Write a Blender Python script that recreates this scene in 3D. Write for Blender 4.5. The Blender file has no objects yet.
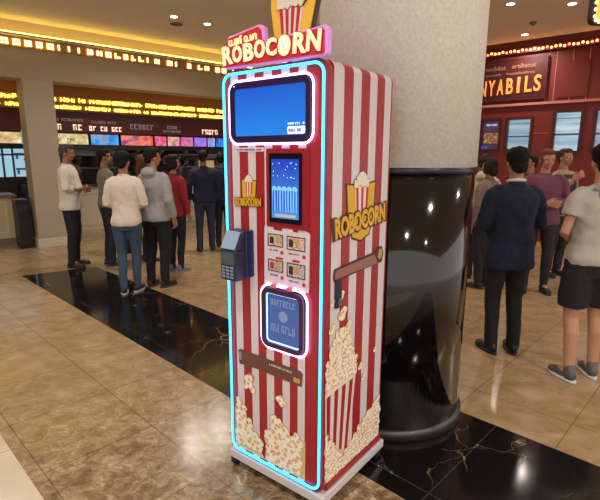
import bpy, bmesh, math, random
from mathutils import Vector, Matrix, noise
random.seed(7)
C = bpy.context.scene.collection
PI = math.pi
D = math.radians
sc = bpy.context.scene

# ------------------------------------------------------------------ materials
def new_mat(name):
    m = bpy.data.materials.new(name); m.use_nodes = True
    nt = m.node_tree; b = nt.nodes['Principled BSDF']
    return m, nt, b

def srgb(r, g, b):
    f = lambda c: (c/255/12.92) if c/255 <= .04045 else ((c/255+.055)/1.055)**2.4
    return (f(r), f(g), f(b), 1)

def mat(name, col, rough=.6, metal=0, emit=None, es=0, bump=0, bscale=60, var=0, vscale=6, coat=0, trans=0, alpha=1):
    m, nt, b = new_mat(name)
    b.inputs['Base Color'].default_value = col
    b.inputs['Roughness'].default_value = rough
    b.inputs['Metallic'].default_value = metal
    if coat: b.inputs['Coat Weight'].default_value = coat
    if trans: b.inputs['Transmission Weight'].default_value = trans
    if alpha < 1: b.inputs['Alpha'].default_value = alpha
    if emit:
        b.inputs['Emission Color'].default_value = emit
        b.inputs['Emission Strength'].default_value = es
    tc = nt.nodes.new('ShaderNodeTexCoord')
    if bump:
        n = nt.nodes.new('ShaderNodeTexNoise'); n.inputs['Scale'].default_value = bscale; n.inputs['Detail'].default_value = 3
        nt.links.new(tc.outputs['Object'], n.inputs['Vector'])
        bp = nt.nodes.new('ShaderNodeBump'); bp.inputs['Strength'].default_value = bump; bp.inputs['Distance'].default_value = .01
        nt.links.new(n.outputs['Fac'], bp.inputs['Height']); nt.links.new(bp.outputs['Normal'], b.inputs['Normal'])
    if var:
        n = nt.nodes.new('ShaderNodeTexNoise'); n.inputs['Scale'].default_value = vscale; n.inputs['Detail'].default_value = 4
        nt.links.new(tc.outputs['Object'], n.inputs['Vector'])
        mx = nt.nodes.new('ShaderNodeMix'); mx.data_type = 'RGBA'
        mx.inputs['A'].default_value = tuple(c*(1-var) for c in col[:3])+(1,)
        mx.inputs['B'].default_value = tuple(min(1, c*(1+var)) for c in col[:3])+(1,)
        nt.links.new(n.outputs['Fac'], mx.inputs['Factor']); nt.links.new(mx.outputs['Result'], b.inputs['Base Color'])
    return m

def ramp(nt, fac, stops, interp='LINEAR'):
    r = nt.nodes.new('ShaderNodeValToRGB'); r.color_ramp.interpolation = interp
    el = r.color_ramp.elements
    while len(el) > 1: el.remove(el[-1])
    el[0].position = stops[0][0]; el[0].color = stops[0][1]
    for p, c in stops[1:]:
        x = el.new(p); x.color = c
    nt.links.new(fac, r.inputs['Fac'])
    return r

def mapping(nt, rot=0, scale=(1, 1, 1), loc=(0, 0, 0)):
    tc = nt.nodes.new('ShaderNodeTexCoord'); mp = nt.nodes.new('ShaderNodeMapping')
    mp.inputs['Rotation'].default_value = (0, 0, rot); mp.inputs['Scale'].default_value = scale; mp.inputs['Location'].default_value = loc
    nt.links.new(tc.outputs['Object'], mp.inputs['Vector'])
    return mp.outputs['Vector']

def tex(nt, kind, vec, **k):
    n = nt.nodes.new(kind)
    for a, v in k.items():
        if a in n.inputs: n.inputs[a].default_value = v
        else: setattr(n, a, v)
    nt.links.new(vec, n.inputs['Vector'])
    return n

def mix(nt, fac, a, b, mode='MIX'):
    mx = nt.nodes.new('ShaderNodeMix'); mx.data_type = 'RGBA'; mx.blend_type = mode
    for s, v in (('Factor', fac), ('A', a), ('B', b)):
        if isinstance(v, (float, int, tuple)): mx.inputs[s].default_value = v
        else: nt.links.new(v, mx.inputs[s])
    return mx.outputs['Result']

def stripes_mat(name, axis, edges, red, white, lo=-.35, hi=.6, rough=.35):
    """stripes along object z; edges are pairs (start,end) of the white bands"""
    m, nt, b = new_mat(name)
    tc = nt.nodes.new('ShaderNodeTexCoord'); sp = nt.nodes.new('ShaderNodeSeparateXYZ')
    nt.links.new(tc.outputs['Object'], sp.inputs[0])
    mr = nt.nodes.new('ShaderNodeMapRange'); mr.inputs['From Min'].default_value = lo; mr.inputs['From Max'].default_value = hi
    nt.links.new(sp.outputs[axis], mr.inputs['Value'])
    st = [(0, red)]
    for a, c in edges:
        st.append(((a-lo)/(hi-lo), white)); st.append(((c-lo)/(hi-lo), red))
    r = ramp(nt, mr.outputs[0], st, 'CONSTANT')
    nt.links.new(r.outputs[0], b.inputs['Base Color'])
    b.inputs['Roughness'].default_value = rough
    return m

# ------------------------------------------------------------------ mesh builder
class MB:
    def __init__(s): s.v = []; s.f = []
    def add(s, vs, fs):
        o = len(s.v); s.v += [tuple(v) for v in vs]; s.f += [tuple(i+o for i in f) for f in fs]; return s
    def box(s, x0, x1, y0, y1, z0, z1):
        return s.add([(x, y, z) for z in (z0, z1) for y in (y0, y1) for x in (x0, x1)],
                     [(0, 2, 3, 1), (4, 5, 7, 6), (0, 1, 5, 4), (2, 6, 7, 3), (0, 4, 6, 2), (1, 3, 7, 5)])
    def rings(s, rs, cap=True):
        n = len(rs[0]); vs = [p for r in rs for p in r]; fs = []
        for i in range(len(rs)-1):
            for j in range(n):
                a = i*n+j; b_ = i*n+(j+1) % n
                fs.append((a, b_, b_+n, a+n))
        if cap:
            fs.append(tuple(reversed(range(n)))); fs.append(tuple((len(rs)-1)*n+j for j in range(n)))
        return s.add(vs, fs)
    def lathe(s, prof, seg=48, c=(0, 0)):
        return s.rings([[(c[0]+r*math.cos(2*PI*j/seg), c[1]+r*math.sin(2*PI*j/seg), z) for j in range(seg)] for r, z in prof])
    def tube(s, pts, r, seg=10, closed=False):
        pts = [Vector(p) for p in pts]; n = len(pts); rs = []
        rad = r if isinstance(r, (list, tuple)) else [r]*n
        for i, p in enumerate(pts):
            a = pts[(i-1) % n] if (closed or i > 0) else p; b = pts[(i+1) % n] if (closed or i < n-1) else p
            t = (b-a).normalized(); ref = Vector((0, 1, 0)) if abs(t.y) < .9 else Vector((1, 0, 0))
            u = t.cross(ref).normalized(); w = t.cross(u)
            rs.append([p+(u*math.cos(2*PI*j/seg)+w*math.sin(2*PI*j/seg))*rad[i] for j in range(seg)])
        if closed:
            rs.append(rs[0]); return s.rings(rs, False)
        return s.rings(rs)
    def ell(s, c, r, seg=16, rot=None):
        rs = []
        nn = seg//2
        for i in range(nn+1):
            t = PI*(i+.02 if i == 0 else (i-.02 if i == nn else i))/nn
            ring = []
            for j in range(seg):
                q = Vector((r[0]*math.sin(t)*math.cos(2*PI*j/seg), r[1]*math.sin(t)*math.sin(2*PI*j/seg), -r[2]*math.cos(t)))
                if rot: q = rot @ q
                ring.append(Vector(c)+q)
            rs.append(ring)
        return s.rings(rs)
    def limb(s, pts, rad, seg=14):
        """capsule chain with round ends; radii per point"""
        P = [Vector(p) for p in pts]; d0 = (P[0]-P[1]).normalized(); d1 = (P[-1]-P[-2]).normalized()
        pp = [P[0]+d0*rad[0]*.97, P[0]+d0*rad[0]*.7]+P+[P[-1]+d1*rad[-1]*.7, P[-1]+d1*rad[-1]*.97]
        rr = [rad[0]*.25, rad[0]*.72]+list(rad)+[rad[-1]*.72, rad[-1]*.25]
        return s.tube(pp, rr, seg)
    def prism(s, poly, y0, y1):
        """polygon in xz extruded along y"""
        n = len(poly)
        return s.add([(x, y0, z) for x, z in poly]+[(x, y1, z) for x, z in poly],
                     [tuple(range(n)), tuple(reversed(range(n, 2*n)))]+[(i+n, (i+1) % n+n, (i+1) % n, i) for i in range(n)])
    def obj(s, name, m, parent=None, smooth=False, loc=None, rot=None, bevel=0, fix=True):
        me = bpy.data.meshes.new(name); me.from_pydata([tuple(v) for v in s.v], [], s.f)
        bm = bmesh.new(); bm.from_mesh(me)
        if fix: bmesh.ops.recalc_face_normals(bm, faces=bm.faces)
        if bevel:
            bmesh.ops.bevel(bm, geom=[e for e in bm.edges if len(e.link_faces) == 2 and e.calc_face_angle(0) > .6], offset=bevel, segments=3, affect='EDGES', profile=.5)
        bm.to_mesh(me); bm.free()
        if m: me.materials.append(m)
        if smooth: me.polygons.foreach_set('use_smooth', [True]*len(me.polygons))
        o = bpy.data.objects.new(name, me); C.objects.link(o)
        if parent: o.parent = parent
        if loc is not None: o.location = loc
        if rot is not None: o.rotation_euler = rot
        return o

def rrect(x0, x1, z0, z1, r, n=6):
    p = []
    for cx, cz, a0 in ((x1-r, z1-r, 0), (x0+r, z1-r, 90), (x0+r, z0+r, 180), (x1-r, z0+r, 270)):
        for i in range(n+1):
            a = math.radians(a0+90*i/n); p.append((cx+r*math.cos(a), cz+r*math.sin(a)))
    return p

def frame_mb(x0, x1, z0, z1, r, w, y0, y1, n=6):
    o = rrect(x0, x1, z0, z1, r, n); i = rrect(x0+w, x1-w, z0+w, z1-w, max(r-w, .004), n); k = len(o)
    mb = MB(); vs = [(x, y0, z) for x, z in o]+[(x, y0, z) for x, z in i]+[(x, y1, z) for x, z in o]+[(x, y1, z) for x, z in i]
    fs = []
    for a in range(k):
        b = (a+1) % k
        fs += [(a, b, k+b, k+a), (2*k+b, 2*k+a, 3*k+a, 3*k+b), (a, 2*k+a, 2*k+b, b), (k+b, 3*k+b, 3*k+a, k+a)]
    return mb.add(vs, fs)

def empty(name, loc=(0, 0, 0), rz=0):
    o = bpy.data.objects.new(name, None); C.objects.link(o); o.location = loc; o.rotation_euler = (0, 0, rz); o.empty_display_size = .1
    return o
def tag(o, label, cat, group=None):
    o['label'] = label; o['category'] = cat
    if group: o['group'] = group
    return o
def struct(o): o['kind'] = 'structure'; return o

def text_obj(name, txt, size, m, parent, loc, rot=(PI/2, 0, 0), ext=.002, off=0, bev=0, width=None, align='CENTER', shear=0):
    cu = bpy.data.curves.new(name, 'FONT'); cu.body = txt; cu.size = size; cu.extrude = ext; cu.offset = off; cu.bevel_depth = bev
    cu.align_x = align; cu.align_y = 'CENTER'; cu.shear = shear; cu.resolution_u = 3
    t = bpy.data.objects.new(name+'_c', cu); C.objects.link(t); bpy.context.view_layer.update()
    me = bpy.data.meshes.new_from_object(t.evaluated_get(bpy.context.evaluated_depsgraph_get()))
    bpy.data.objects.remove(t)
    if width:
        xs = [v.co.x for v in me.vertices]; w = max(xs)-min(xs)
        for v in me.vertices: v.co.x *= width/w
    me.materials.clear(); me.materials.append(m)
    o = bpy.data.objects.new(name, me); C.objects.link(o); o.parent = parent; o.location = loc; o.rotation_euler = rot
    return o

# ------------------------------------------------------------------ camera (eye height 1.62 m)
F_PX, PITCH, ROLL, H0 = 465.78, .1996, .0039, 1.62
cam = bpy.data.cameras.new('camera'); co = bpy.data.objects.new('camera', cam); C.objects.link(co)
cam.sensor_width = 36; cam.lens = F_PX/600*36; cam.clip_start = .05
Fv = Vector((0, math.cos(PITCH), -math.sin(PITCH))); R0 = Vector((1, 0, 0)); U0 = R0.cross(Fv)
Rv = R0*math.cos(ROLL)+U0*math.sin(ROLL); Uv = -R0*math.sin(ROLL)+U0*math.cos(ROLL)
M = Matrix((Rv, Uv, -Fv)).transposed().to_4x4(); M.translation = Vector((0, 0, H0)); co.matrix_world = M
sc.camera = co
sc.view_settings.view_transform = 'Standard'; sc.view_settings.look = 'None'; sc.view_settings.gamma = 1
sc.view_settings.exposure = 0.12

# ------------------------------------------------------------------ floor
ALIGN = -.7716
def marble_floor():
    m, nt, b = new_mat('polished beige marble')
    v = mapping(nt, 0)
    vr = mapping(nt, -ALIGN)      # aligned with the dark strip
    big = tex(nt, 'ShaderNodeTexNoise', v, Scale=.55, Detail=3.0)
    # broken veining
    w1 = tex(nt, 'ShaderNodeTexNoise', mapping(nt, -ALIGN, (1, 1.3, 1)), Scale=4.5, Detail=8.0, Roughness=.68, Distortion=.5)
    w2 = tex(nt, 'ShaderNodeTexNoise', mapping(nt, .35, (1, 1.2, 1)), Scale=9.0, Detail=10.0, Roughness=.82, Distortion=.7)
    base = ramp(nt, w1.outputs['Fac'], [(.34, srgb(152, 126, 92)), (.5, srgb(170, 143, 106)), (.66, srgb(184, 160, 124))])
    dark = ramp(nt, w2.outputs['Fac'], [(.38, srgb(88, 68, 46)), (.47, srgb(132, 106, 76)), (.55, srgb(168, 146, 114)), (.64, srgb(206, 196, 176))])
    # strong veining lives in tiles laid in a band near the strip
    sp = nt.nodes.new('ShaderNodeSeparateXYZ'); nt.links.new(vr, sp.inputs[0])
    band = nt.nodes.new('ShaderNodeMapRange'); band.inputs['From Min'].default_value = -3.9; band.inputs['From Max'].default_value = -1.6
    nt.links.new(sp.outputs['X'], band.inputs['Value'])
    side = nt.nodes.new('ShaderNodeMapRange'); side.inputs['From Min'].default_value = 2.55; side.inputs['From Max'].default_value = 2.25
    nt.links.new(sp.outputs['Y'], side.inputs['Value'])
    bs = nt.nodes.new('ShaderNodeMath'); bs.operation = 'MULTIPLY'; nt.links.new(band.outputs[0], bs.inputs[0]); nt.links.new(side.outputs[0], bs.inputs[1])
    mt = nt.nodes.new('ShaderNodeMath'); mt.operation = 'MULTIPLY_ADD'; mt.inputs[1].default_value = 1.0; mt.inputs[2].default_value = -.12
    nt.links.new(bs.outputs[0], mt.inputs[0])
    m2 = nt.nodes.new('ShaderNodeMath'); m2.operation = 'MULTIPLY_ADD'; m2.inputs[1].default_value = .35; m2.use_clamp = True
    nt.links.new(big.outputs['Fac'], m2.inputs[0]); nt.links.new(mt.outputs[0], m2.inputs[2])
    col = mix(nt, m2.outputs[0], base.outputs[0], dark.outputs[0])
    br = tex(nt, 'ShaderNodeTexBrick', vr, Scale=1.0)
    br.offset = 0; br.inputs['Mortar Size'].default_value = .003; br.inputs['Brick Width'].default_value = .61; br.inputs['Row Height'].default_value = .61
    br.inputs['Color1'].default_value = (1, 1, 1, 1); br.inputs['Color2'].default_value = (.88, .87, .86, 1); br.inputs['Mortar'].default_value = (.5, .45, .4, 1)
    col = mix(nt, 1.0, col, br.outputs['Color'], 'MULTIPLY')
    nt.links.new(col, b.inputs['Base Color'])
    b.inputs['Roughness'].default_value = .2; b.inputs['Specular IOR Level'].default_value = .45
    return m
def black_marble():
    m, nt, b = new_mat('black marble with cream veins')
    vr = mapping(nt, -ALIGN)
    nd = tex(nt, 'ShaderNodeTexNoise', vr, Scale=3.0, Detail=6.0)
    dist = mix(nt, .30, vr, nd.outputs['Color'])
    vo = tex(nt, 'ShaderNodeTexVoronoi', dist, Scale=4.6, feature='DISTANCE_TO_EDGE')
    veins = ramp(nt, vo.outputs['Distance'], [(0, (.8, .8, .8, 1)), (.006, (.35, .35, .35, 1)), (.014, (0, 0, 0, 1))])
    n2 = tex(nt, 'ShaderNodeTexNoise', vr, Scale=2.6, Detail=3.0)
    gate = ramp(nt, n2.outputs['Fac'], [(.50, (.03, .03, .03, 1)), (.64, (1, 1, 1, 1))])
    f = mix(nt, 1.0, veins.outputs[0], gate.outputs[0], 'MULTIPLY')
    col = mix(nt, f, srgb(22, 21, 20), srgb(176, 160, 122))
    br = tex(nt, 'ShaderNodeTexBrick', vr, Scale=1.0)
    br.offset = 0; br.inputs['Mortar Size'].default_value = .004; br.inputs['Brick Width'].default_value = .94; br.inputs['Row Height'].default_value = .9386
    br.inputs['Color1'].default_value = (1, 1, 1, 1); br.inputs['Color2'].default_value = (.8, .8, .8, 1); br.inputs['Mortar'].default_value = (5, 4.8, 4.4, 1)
    col = mix(nt, 1.0, col, br.outputs['Color'], 'MULTIPLY')
    nt.links.new(col, b.inputs['Base Color']); b.inputs['Roughness'].default_value = .11
    return m
floor_m = marble_floor()
struct(MB().box(-13, 15, -14.0, 17, -.2, 0).obj('floor', floor_m))
dv = Vector((math.cos(ALIGN), math.sin(ALIGN), 0)); nv = Vector((-math.sin(ALIGN), math.cos(ALIGN), 0))
def on_strip(a, o): return dv*a+nv*o
def slab(name, quad, m, t=.0015):
    n = len(quad); return struct(MB().add([(p[0], p[1], 0) for p in quad]+[(p[0], p[1], t) for p in quad],
        [tuple(reversed(range(n))), tuple(range(n, 2*n))]+[(i, (i+1) % n, (i+1) % n+n, i+n) for i in range(n)]).obj(name, m))
slab('trim_1', [on_strip(-7.0, 1.76), on_strip(3.6, 1.76), on_strip(3.6, 2.6985), on_strip(-6.85, 2.6985)], black_marble())
m, nt, b = new_mat('plain cream marble border')
v_ = mapping(nt, -ALIGN)
n_ = tex(nt, 'ShaderNodeTexNoise', v_, Scale=3.0, Detail=5.0)
r_ = ramp(nt, n_.outputs['Fac'], [(.3, srgb(196, 184, 158)), (.7, srgb(214, 204, 182))])
br_ = tex(nt, 'ShaderNodeTexBrick', v_, Scale=1.0); br_.inputs['Mortar Size'].default_value = .003; br_.inputs['Brick Width'].default_value = .62; br_.inputs['Row Height'].default_value = .62
for k_ in ('Color1', 'Color2'): br_.inputs[k_].default_value = (1, 1, 1, 1)
br_.inputs['Mortar'].default_value = (.5, .45, .4, 1)
nt.links.new(mix(nt, 1.0, r_.outputs[0], br_.outputs['Color'], 'MULTIPLY'), b.inputs['Base Color']); b.inputs['Roughness'].default_value = .2
cream_floor = m
slab('trim_2', [on_strip(-9, -1.2), on_strip(4, -1.2), on_strip(4, .545), on_strip(-9, .545)], cream_floor, .0012)

# ------------------------------------------------------------------ ceiling and its lamps
ceil_m = mat('painted ceiling', srgb(234, 224, 210), .85, var=.04, vscale=.6)
CZ = 3.75
struct(MB().box(-11, 11, -3.0, 17, CZ, CZ+.2).obj('ceiling', ceil_m))
lamp_m = mat('lit downlight', (1, .9, .75, 1), emit=(1, .88, .68, 1), es=9)
white_trim = mat('white lamp rim', srgb(225, 220, 210), .5)
def downlight(x, y, label, watts, group='recessed ceiling downlights', r=.055, col=(1, .92, .82)):
    t = tag(empty('downlight', (x, y, CZ)), label, 'ceiling light', group)
    MB().lathe([(r*1.35, -.012), (r*1.4, 0), (r*1.4, .004), (r*1.0, .004), (r, -.012)], 28).obj('rim', white_trim, t, True)
    MB().lathe([(r*.95, -.016), (r*.95, 0)], 28).obj('lamp', lamp_m, t)
    l = bpy.data.lights.new('downlight_beam', 'AREA'); l.shape = 'DISK'; l.size = .14; l.energy = watts; l.color = col; l.spread = math.radians(150)
    o = bpy.data.objects.new('downlight_beam', l); C.objects.link(o); o.parent = t; o.location = (0, 0, -.03)
    return t
downlight(2.97, 7.16, 'bright round ceiling downlight, leftmost of the two nearest above the red kiosk', 4)
downlight(3.83, 7.14, 'bright round ceiling downlight next to the bulb-edged hanging sign', 5)
downlight(3.97, 8.85, 'small ceiling downlight farther back, nearest the string of bulbs', 26)
downlight(-1.98, 7.84, 'dim ceiling downlight on the left, beside the round vent', 24)
downlight(-1.54, 8.25, 'small ceiling downlight left of the vending machine, farthest from the vent', 24)
for (x, y, w) in ((-3.4, 2.6, 20), (-.9, .6, 26), (1.3, -.9, 30), (2.6, 1.2, 26), (4.6, 3.6, 24), (-1.4, 4.4, 24), (1.6, 5.6, 20), (-4.4, 5.6, 20), (5.2, 6.4, 18), (-3.2, -1.2, 22), (3.9, -1.2, 24)):
    downlight(x, y, 'round ceiling downlight above the hall, out of the photo', w, 'downlights above the hall')
t = tag(empty('ceiling_vent', (-2.06, 8.3, CZ)), 'small dark round vent in the ceiling between two dim lamps', 'vent')
MB().lathe([(.10, -.008), (.11, 0), (.02, 0), (.02, -.008)], 24).obj('rim', mat('grey vent', srgb(120, 108, 94), .6), t)
MB().lathe([(.085, -.011), (.085, -.001)], 24).obj('grille', mat('dark vent', srgb(70, 62, 54), .7), t)
t = tag(empty('smoke_detector', (3.75, 8.1, CZ)), 'tiny grey smoke detector on the ceiling between the downlights', 'detector')
MB().lathe([(.0, -.045), (.03, -.045), (.05, -.02), (.055, 0)], 24).obj('housing', mat('detector plastic', srgb(120, 112, 100), .5), t, True)
MB().lathe([(.012, -.052), (.012, -.04)], 12).obj('sensor', mat('dark plastic', srgb(30, 28, 26), .4), t)

# ------------------------------------------------------------------ left shop front (frame: x along the front, y = depth)
A = .7155
def LF(s, n, z=0): return (s*math.cos(A)-n*math.sin(A), s*math.sin(A)+n*math.cos(A), z)
def lbox(s0, s1, n0, n1, z0, z1, name, m, parent=None, bevel=0, kind=None):
    cx, cn = (s0+s1)/2, (n0+n1)/2
    if parent is None:
        o = MB().box(s0-cx, s1-cx, n0-cn, n1-cn, 0, z1-z0).obj(name, m, None, loc=LF(cx, cn, z0), rot=(0, 0, A), bevel=bevel)
    else:
        o = MB().box(s0, s1, n0, n1, z0, z1).obj(name, m, parent, bevel=bevel)
    return o
beige = mat('beige painted plaster', srgb(176, 158, 136), .7, bump=.05, bscale=90)
beige_lt = mat('light beige paint', srgb(172, 158, 136), .6)
struct(lbox(-6, 9, 9.15, 9.55, 2.86, CZ, 'wall_front', beige))
amber = mat('amber soffit panel', srgb(172, 116, 52), .6, var=.1, vscale=2)
struct(lbox(-6, 9, 9.55, 13.5, 3.05, 3.15, 'trim_3', amber))
struct(lbox(-6, 9, 10.42, 10.52, 2.08, 3.05, 'trim_4', amber))
maroon = mat('maroon menu fascia', srgb(92, 24, 30), .45)
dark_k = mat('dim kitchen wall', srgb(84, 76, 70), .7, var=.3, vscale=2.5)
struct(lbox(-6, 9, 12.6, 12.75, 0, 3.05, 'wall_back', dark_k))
# square pillar with its baseboard
t = tag(empty('square_pillar', LF(2.06, 9.33), A), 'square beige pillar in front of the food counter', 'pillar')
MB().box(-.235, .235, -.225, .225, 0, 2.86).obj('shaft', beige_lt, t, bevel=.008)
MB().box(-.25, .25, -.24, .24, 0, .16).obj('baseboard', mat('cream baseboard', srgb(206, 194, 172), .5), t, bevel=.006)
# lit lettering on the upper band
bulb_y = mat('glowing cream letters', (1, .85, .45, 1), emit=(1, .74, .28, 1), es=2.6)
band_m = mat('dark amber band', srgb(168, 120, 52), .5)
t = tag(empty('lit_letter_band', LF(3.4, 9.15, 3.35), A), 'row of glowing cream letters along the top of the beige overhang', 'sign')
MB().box(-3.2, 5.6, -.03, 0, -.01, .13).obj('backing', band_m, t)
random.seed(4)
x = -3.1; k = 0
while x < 5.4:
    w = random.choice((.07, .09, .1)); g_ = random.choice(('H', 'E', 'O', 'L', 'I'))
    mb = MB(); z0, z1 = .02, .105; st = .028
    mb.box(x, x+st, -.05, -.03, z0, z1)
    if g_ in 'HO': mb.box(x+w-st, x+w, -.05, -.03, z0, z1)
    if g_ in 'EOL': mb.box(x, x+w, -.05, -.03, z0, z0+st)
    if g_ in 'EO': mb.box(x, x+w, -.05, -.03, z1-st, z1)
    if g_ in 'EH': mb.box(x, x+w, -.05, -.03, .05, .075)
    mb.obj('letter', bulb_y, t)
    x += w + (.07 if random.random() < .75 else .17)
glow_y = mat('yellow cove strip', (1, .75, .15, 1), emit=(1, .68, .10, 1), es=9)
t = tag(empty('cove_light', LF(3.4, 9.15, 3.53), A), 'yellow light strip under the ceiling edge above the lit letters', 'light strip')
MB().box(-9, 5.6, -.16, 0, -.03, -.005).obj('ledge', beige, t)
MB().box(-9, 5.6, -.15, -.11, -.005, .012).obj('light_strip', glow_y, t)
# two rows of yellow glowing sign letters under the overhang
row_m = mat('yellow sign light', (1, .8, .2, 1), emit=(1, .72, .10, 1), es=2.6)
random.seed(11)
for zi, (z0, h, lab) in enumerate(((2.655, .085, 'upper row of glowing yellow lettering over the menu boards'), (2.52, .07, 'lower row of glowing yellow lettering over the menu boards'))):
    t = tag(empty('lit_sign_row', LF(4.0, 10.42, z0), A), lab, 'sign')
    MB().box(-3.6, 3.6, -.04, 0, -.02, h+.02).obj('backing', band_m, t)
    x = -3.5; n_l = 0
    while x < 3.5 and n_l < 95:
        w = random.uniform(.035, .065); hh = h*random.uniform(.75, 1)
        mb = MB(); mb.box(x, x+.018, -.06, -.04, 0, hh); mb.box(x, x+w, -.06, -.04, hh*.35, hh*.6)
        if random.random() < .6: mb.box(x+w-.016, x+w, -.06, -.04, 0, hh*.9)
        if random.random() < .6: mb.box(x, x+w, -.06, -.04, hh*.82, hh)
        mb.obj('letter', row_m, t); n_l += 1
        x += w+.012 + (.07 if random.random() < .13 else 0)
# maroon header with sign plates
t = tag(empty('menu_header', LF(4.5, 10.3, 2.08), A), 'maroon header band above the lit menu boards', 'sign board')
MB().box(-3.9, 4.1, 0, .12, 0, .38).obj('panel', maroon, t)
MB().box(-3.9, 4.1, -.02, 0, 0, .022).obj('lower_trim', mat('red trim', srgb(130, 40, 36), .4), t)
MB().box(-3.9, 4.1, -.02, 0, .36, .385).obj('upper_trim', mat('dark trim', srgb(50, 20, 24), .4), t)
lit_w = mat('lit white lettering', (1, .85, .7, 1), emit=(1, .75, .55, 1), es=.7)
dim_w = mat('dim grey lettering', srgb(128, 96, 100), .5, emit=(.5, .35, .4, 1), es=.25)
random.seed(3)
def scribble(parent, x0, x1, z0, z1, m, name='lettering', y0=-.022, n=None, gap=.3):
    mb = MB(); n = n or max(3, int((x1-x0)/(z1-z0)/.8)); cw = (x1-x0)/n
    for i in range(n):
        if random.random() < .08: continue
        a = x0+i*cw; b = a+cw*(1-gap); s_ = (b-a)*.32
        mb.box(a, a+s_, y0, y0+.012, z0, z1)
        if random.random() < .7: mb.box(a, b, y0, y0+.012, z1-(z1-z0)*.25, z1)
        if random.random() < .6: mb.box(b-s_, b, y0, y0+.012, z0, z1-(z1-z0)*random.choice((0, .4)))
        if random.random() < .5: mb.box(a, b, y0, y0+.012, z0, z0+(z1-z0)*.22)
    return mb.obj(name, m, parent)
for (a, b, z0, z1, mm) in ((-1.9, -1.42, .03, .14, lit_w), (-1.9, -1.4, .2, .25, dim_w), (-1.3, -.62, .03, .12, lit_w), (-1.25, -.75, .18, .23, dim_w),
                          (-.45, .1, .09, .2, dim_w), (.3, .75, .05, .1, dim_w), (.35, .8, .13, .2, dim_w), (1.3, 1.75, .04, .15, lit_w)):
    scribble(t, a, b, z0, z1, mm)
# lit menu boards
def screen_mat(name, c1, c2, c3, sc_=3, es=1.6, seed=0):
    m, nt, b = new_mat(name)
    v = mapping(nt, 0, (sc_, 1, sc_*1.4), (seed, seed*2, 0))
    n = tex(nt, 'ShaderNodeTexNoise', v, Scale=1.6, Detail=3.0)
    vo = tex(nt, 'ShaderNodeTexVoronoi', v, Scale=2.2)
    r = ramp(nt, n.outputs['Fac'], [(.36, c1), (.5, c2), (.64, c3)])
    r2 = ramp(nt, vo.outputs['Distance'], [(.1, (.55, .55, .55, 1)), (.5, (1, 1, 1, 1))])
    c = mix(nt, 1.0, r.outputs[0], r2.outputs[0], 'MULTIPLY')
    nt.links.new(c, b.inputs['Emission Color']); b.inputs['Emission Strength'].default_value = es
    b.inputs['Base Color'].default_value = (.02, .02, .02, 1); b.inputs['Roughness'].default_value = .3
    return m
blackm = mat('black casing', srgb(16, 15, 16), .4)
boards = [(1.25, 1.95, 'cream', (230, 205, 150), (205, 170, 110), (235, 225, 190)), (2.6, 3.16, 'cream', (225, 205, 150), (200, 175, 115), (240, 225, 180)), (3.22, 3.78, 'blue', (30, 120, 215), (60, 160, 235), (160, 150, 160)),
          (3.84, 4.55, 'orange and pink', (225, 80, 60), (240, 130, 110), (150, 60, 110)), (4.6, 4.87, 'bright pink', (225, 70, 120), (240, 110, 150), (190, 50, 100)),
          (4.91, 5.2, 'peach and cream', (215, 130, 120), (220, 180, 150), (180, 90, 130)), (5.23, 5.55, 'magenta', (200, 80, 170), (215, 120, 150), (130, 80, 200)), (5.59, 5.91, 'violet', (130, 90, 220), (180, 120, 220), (110, 110, 230)),
          (5.95, 6.15, 'pale lilac', (160, 150, 230), (130, 150, 230), (200, 180, 235)), (6.19, 6.6, 'deep blue', (40, 90, 220), (50, 130, 240), (30, 60, 170)), (6.64, 7.1, 'sky blue', (60, 150, 230), (40, 120, 210), (90, 170, 240))]
for i, (a, b_, nm, c1, c2, c3) in enumerate(boards):
    lab = 'lit %s menu board hanging over the food counter' % nm
    if i == 0: lab = 'lit cream menu board on the far left, beyond the beige pillar'
    if i == 1: lab = 'lit cream menu board right beside the beige pillar'
    t = tag(empty('menu_board', LF((a+b_)/2, 10.3, 1.83), A), lab, 'menu board', 'lit menu boards over the food counter')
    w = (b_-a)/2
    MB().box(-w-.008, w+.008, .0, .07, -.02, .245).obj('casing', blackm, t)
    MB().box(-w, w, -.006, 0, 0, .205).obj('screen', screen_mat('menu screen '+nm+str(i), srgb(*c1), srgb(*c2), srgb(*c3), 3, 1.0, i*3.1), t)
    if i in (1, 2, 3): scribble(t, -w*.6, w*.1, .07, .12, mat('board writing %d' % i, srgb(90, 70, 60) if i == 1 else srgb(235, 235, 240), .5), 'writing', -.016)
MB_ = lbox(-2, 7.6, 10.28, 10.4, 1.73, 1.81, 'menu_rail', blackm); tag(MB_, 'black rail running under the row of lit menu boards', 'rail')
# counter
t = tag(empty('food_counter', LF(5.1, 9.85), A), 'long pale food counter behind the queue of people', 'counter')
cream_p = mat('cream counter panel', srgb(190, 176, 150), .5)
MB().box(-2.55, 3.4, 0, .55, 0, 1.0).obj('body', cream_p, t)
MB().box(-2.6, 3.45, -.06, .6, 1.0, 1.05).obj('worktop', mat('dark worktop', srgb(48, 40, 36), .3), t, bevel=.008)
MB().box(-2.57, 3.42, -.02, .5, 0, .14).obj('plinth', mat('counter plinth', srgb(168, 152, 128), .5), t)
for k in range(6): frame_mb(-2.45+k*.97, -1.6+k*.97, .22, .9, .01, .05, -.015, 0).obj('panel_frame', cream_p, t)
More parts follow.
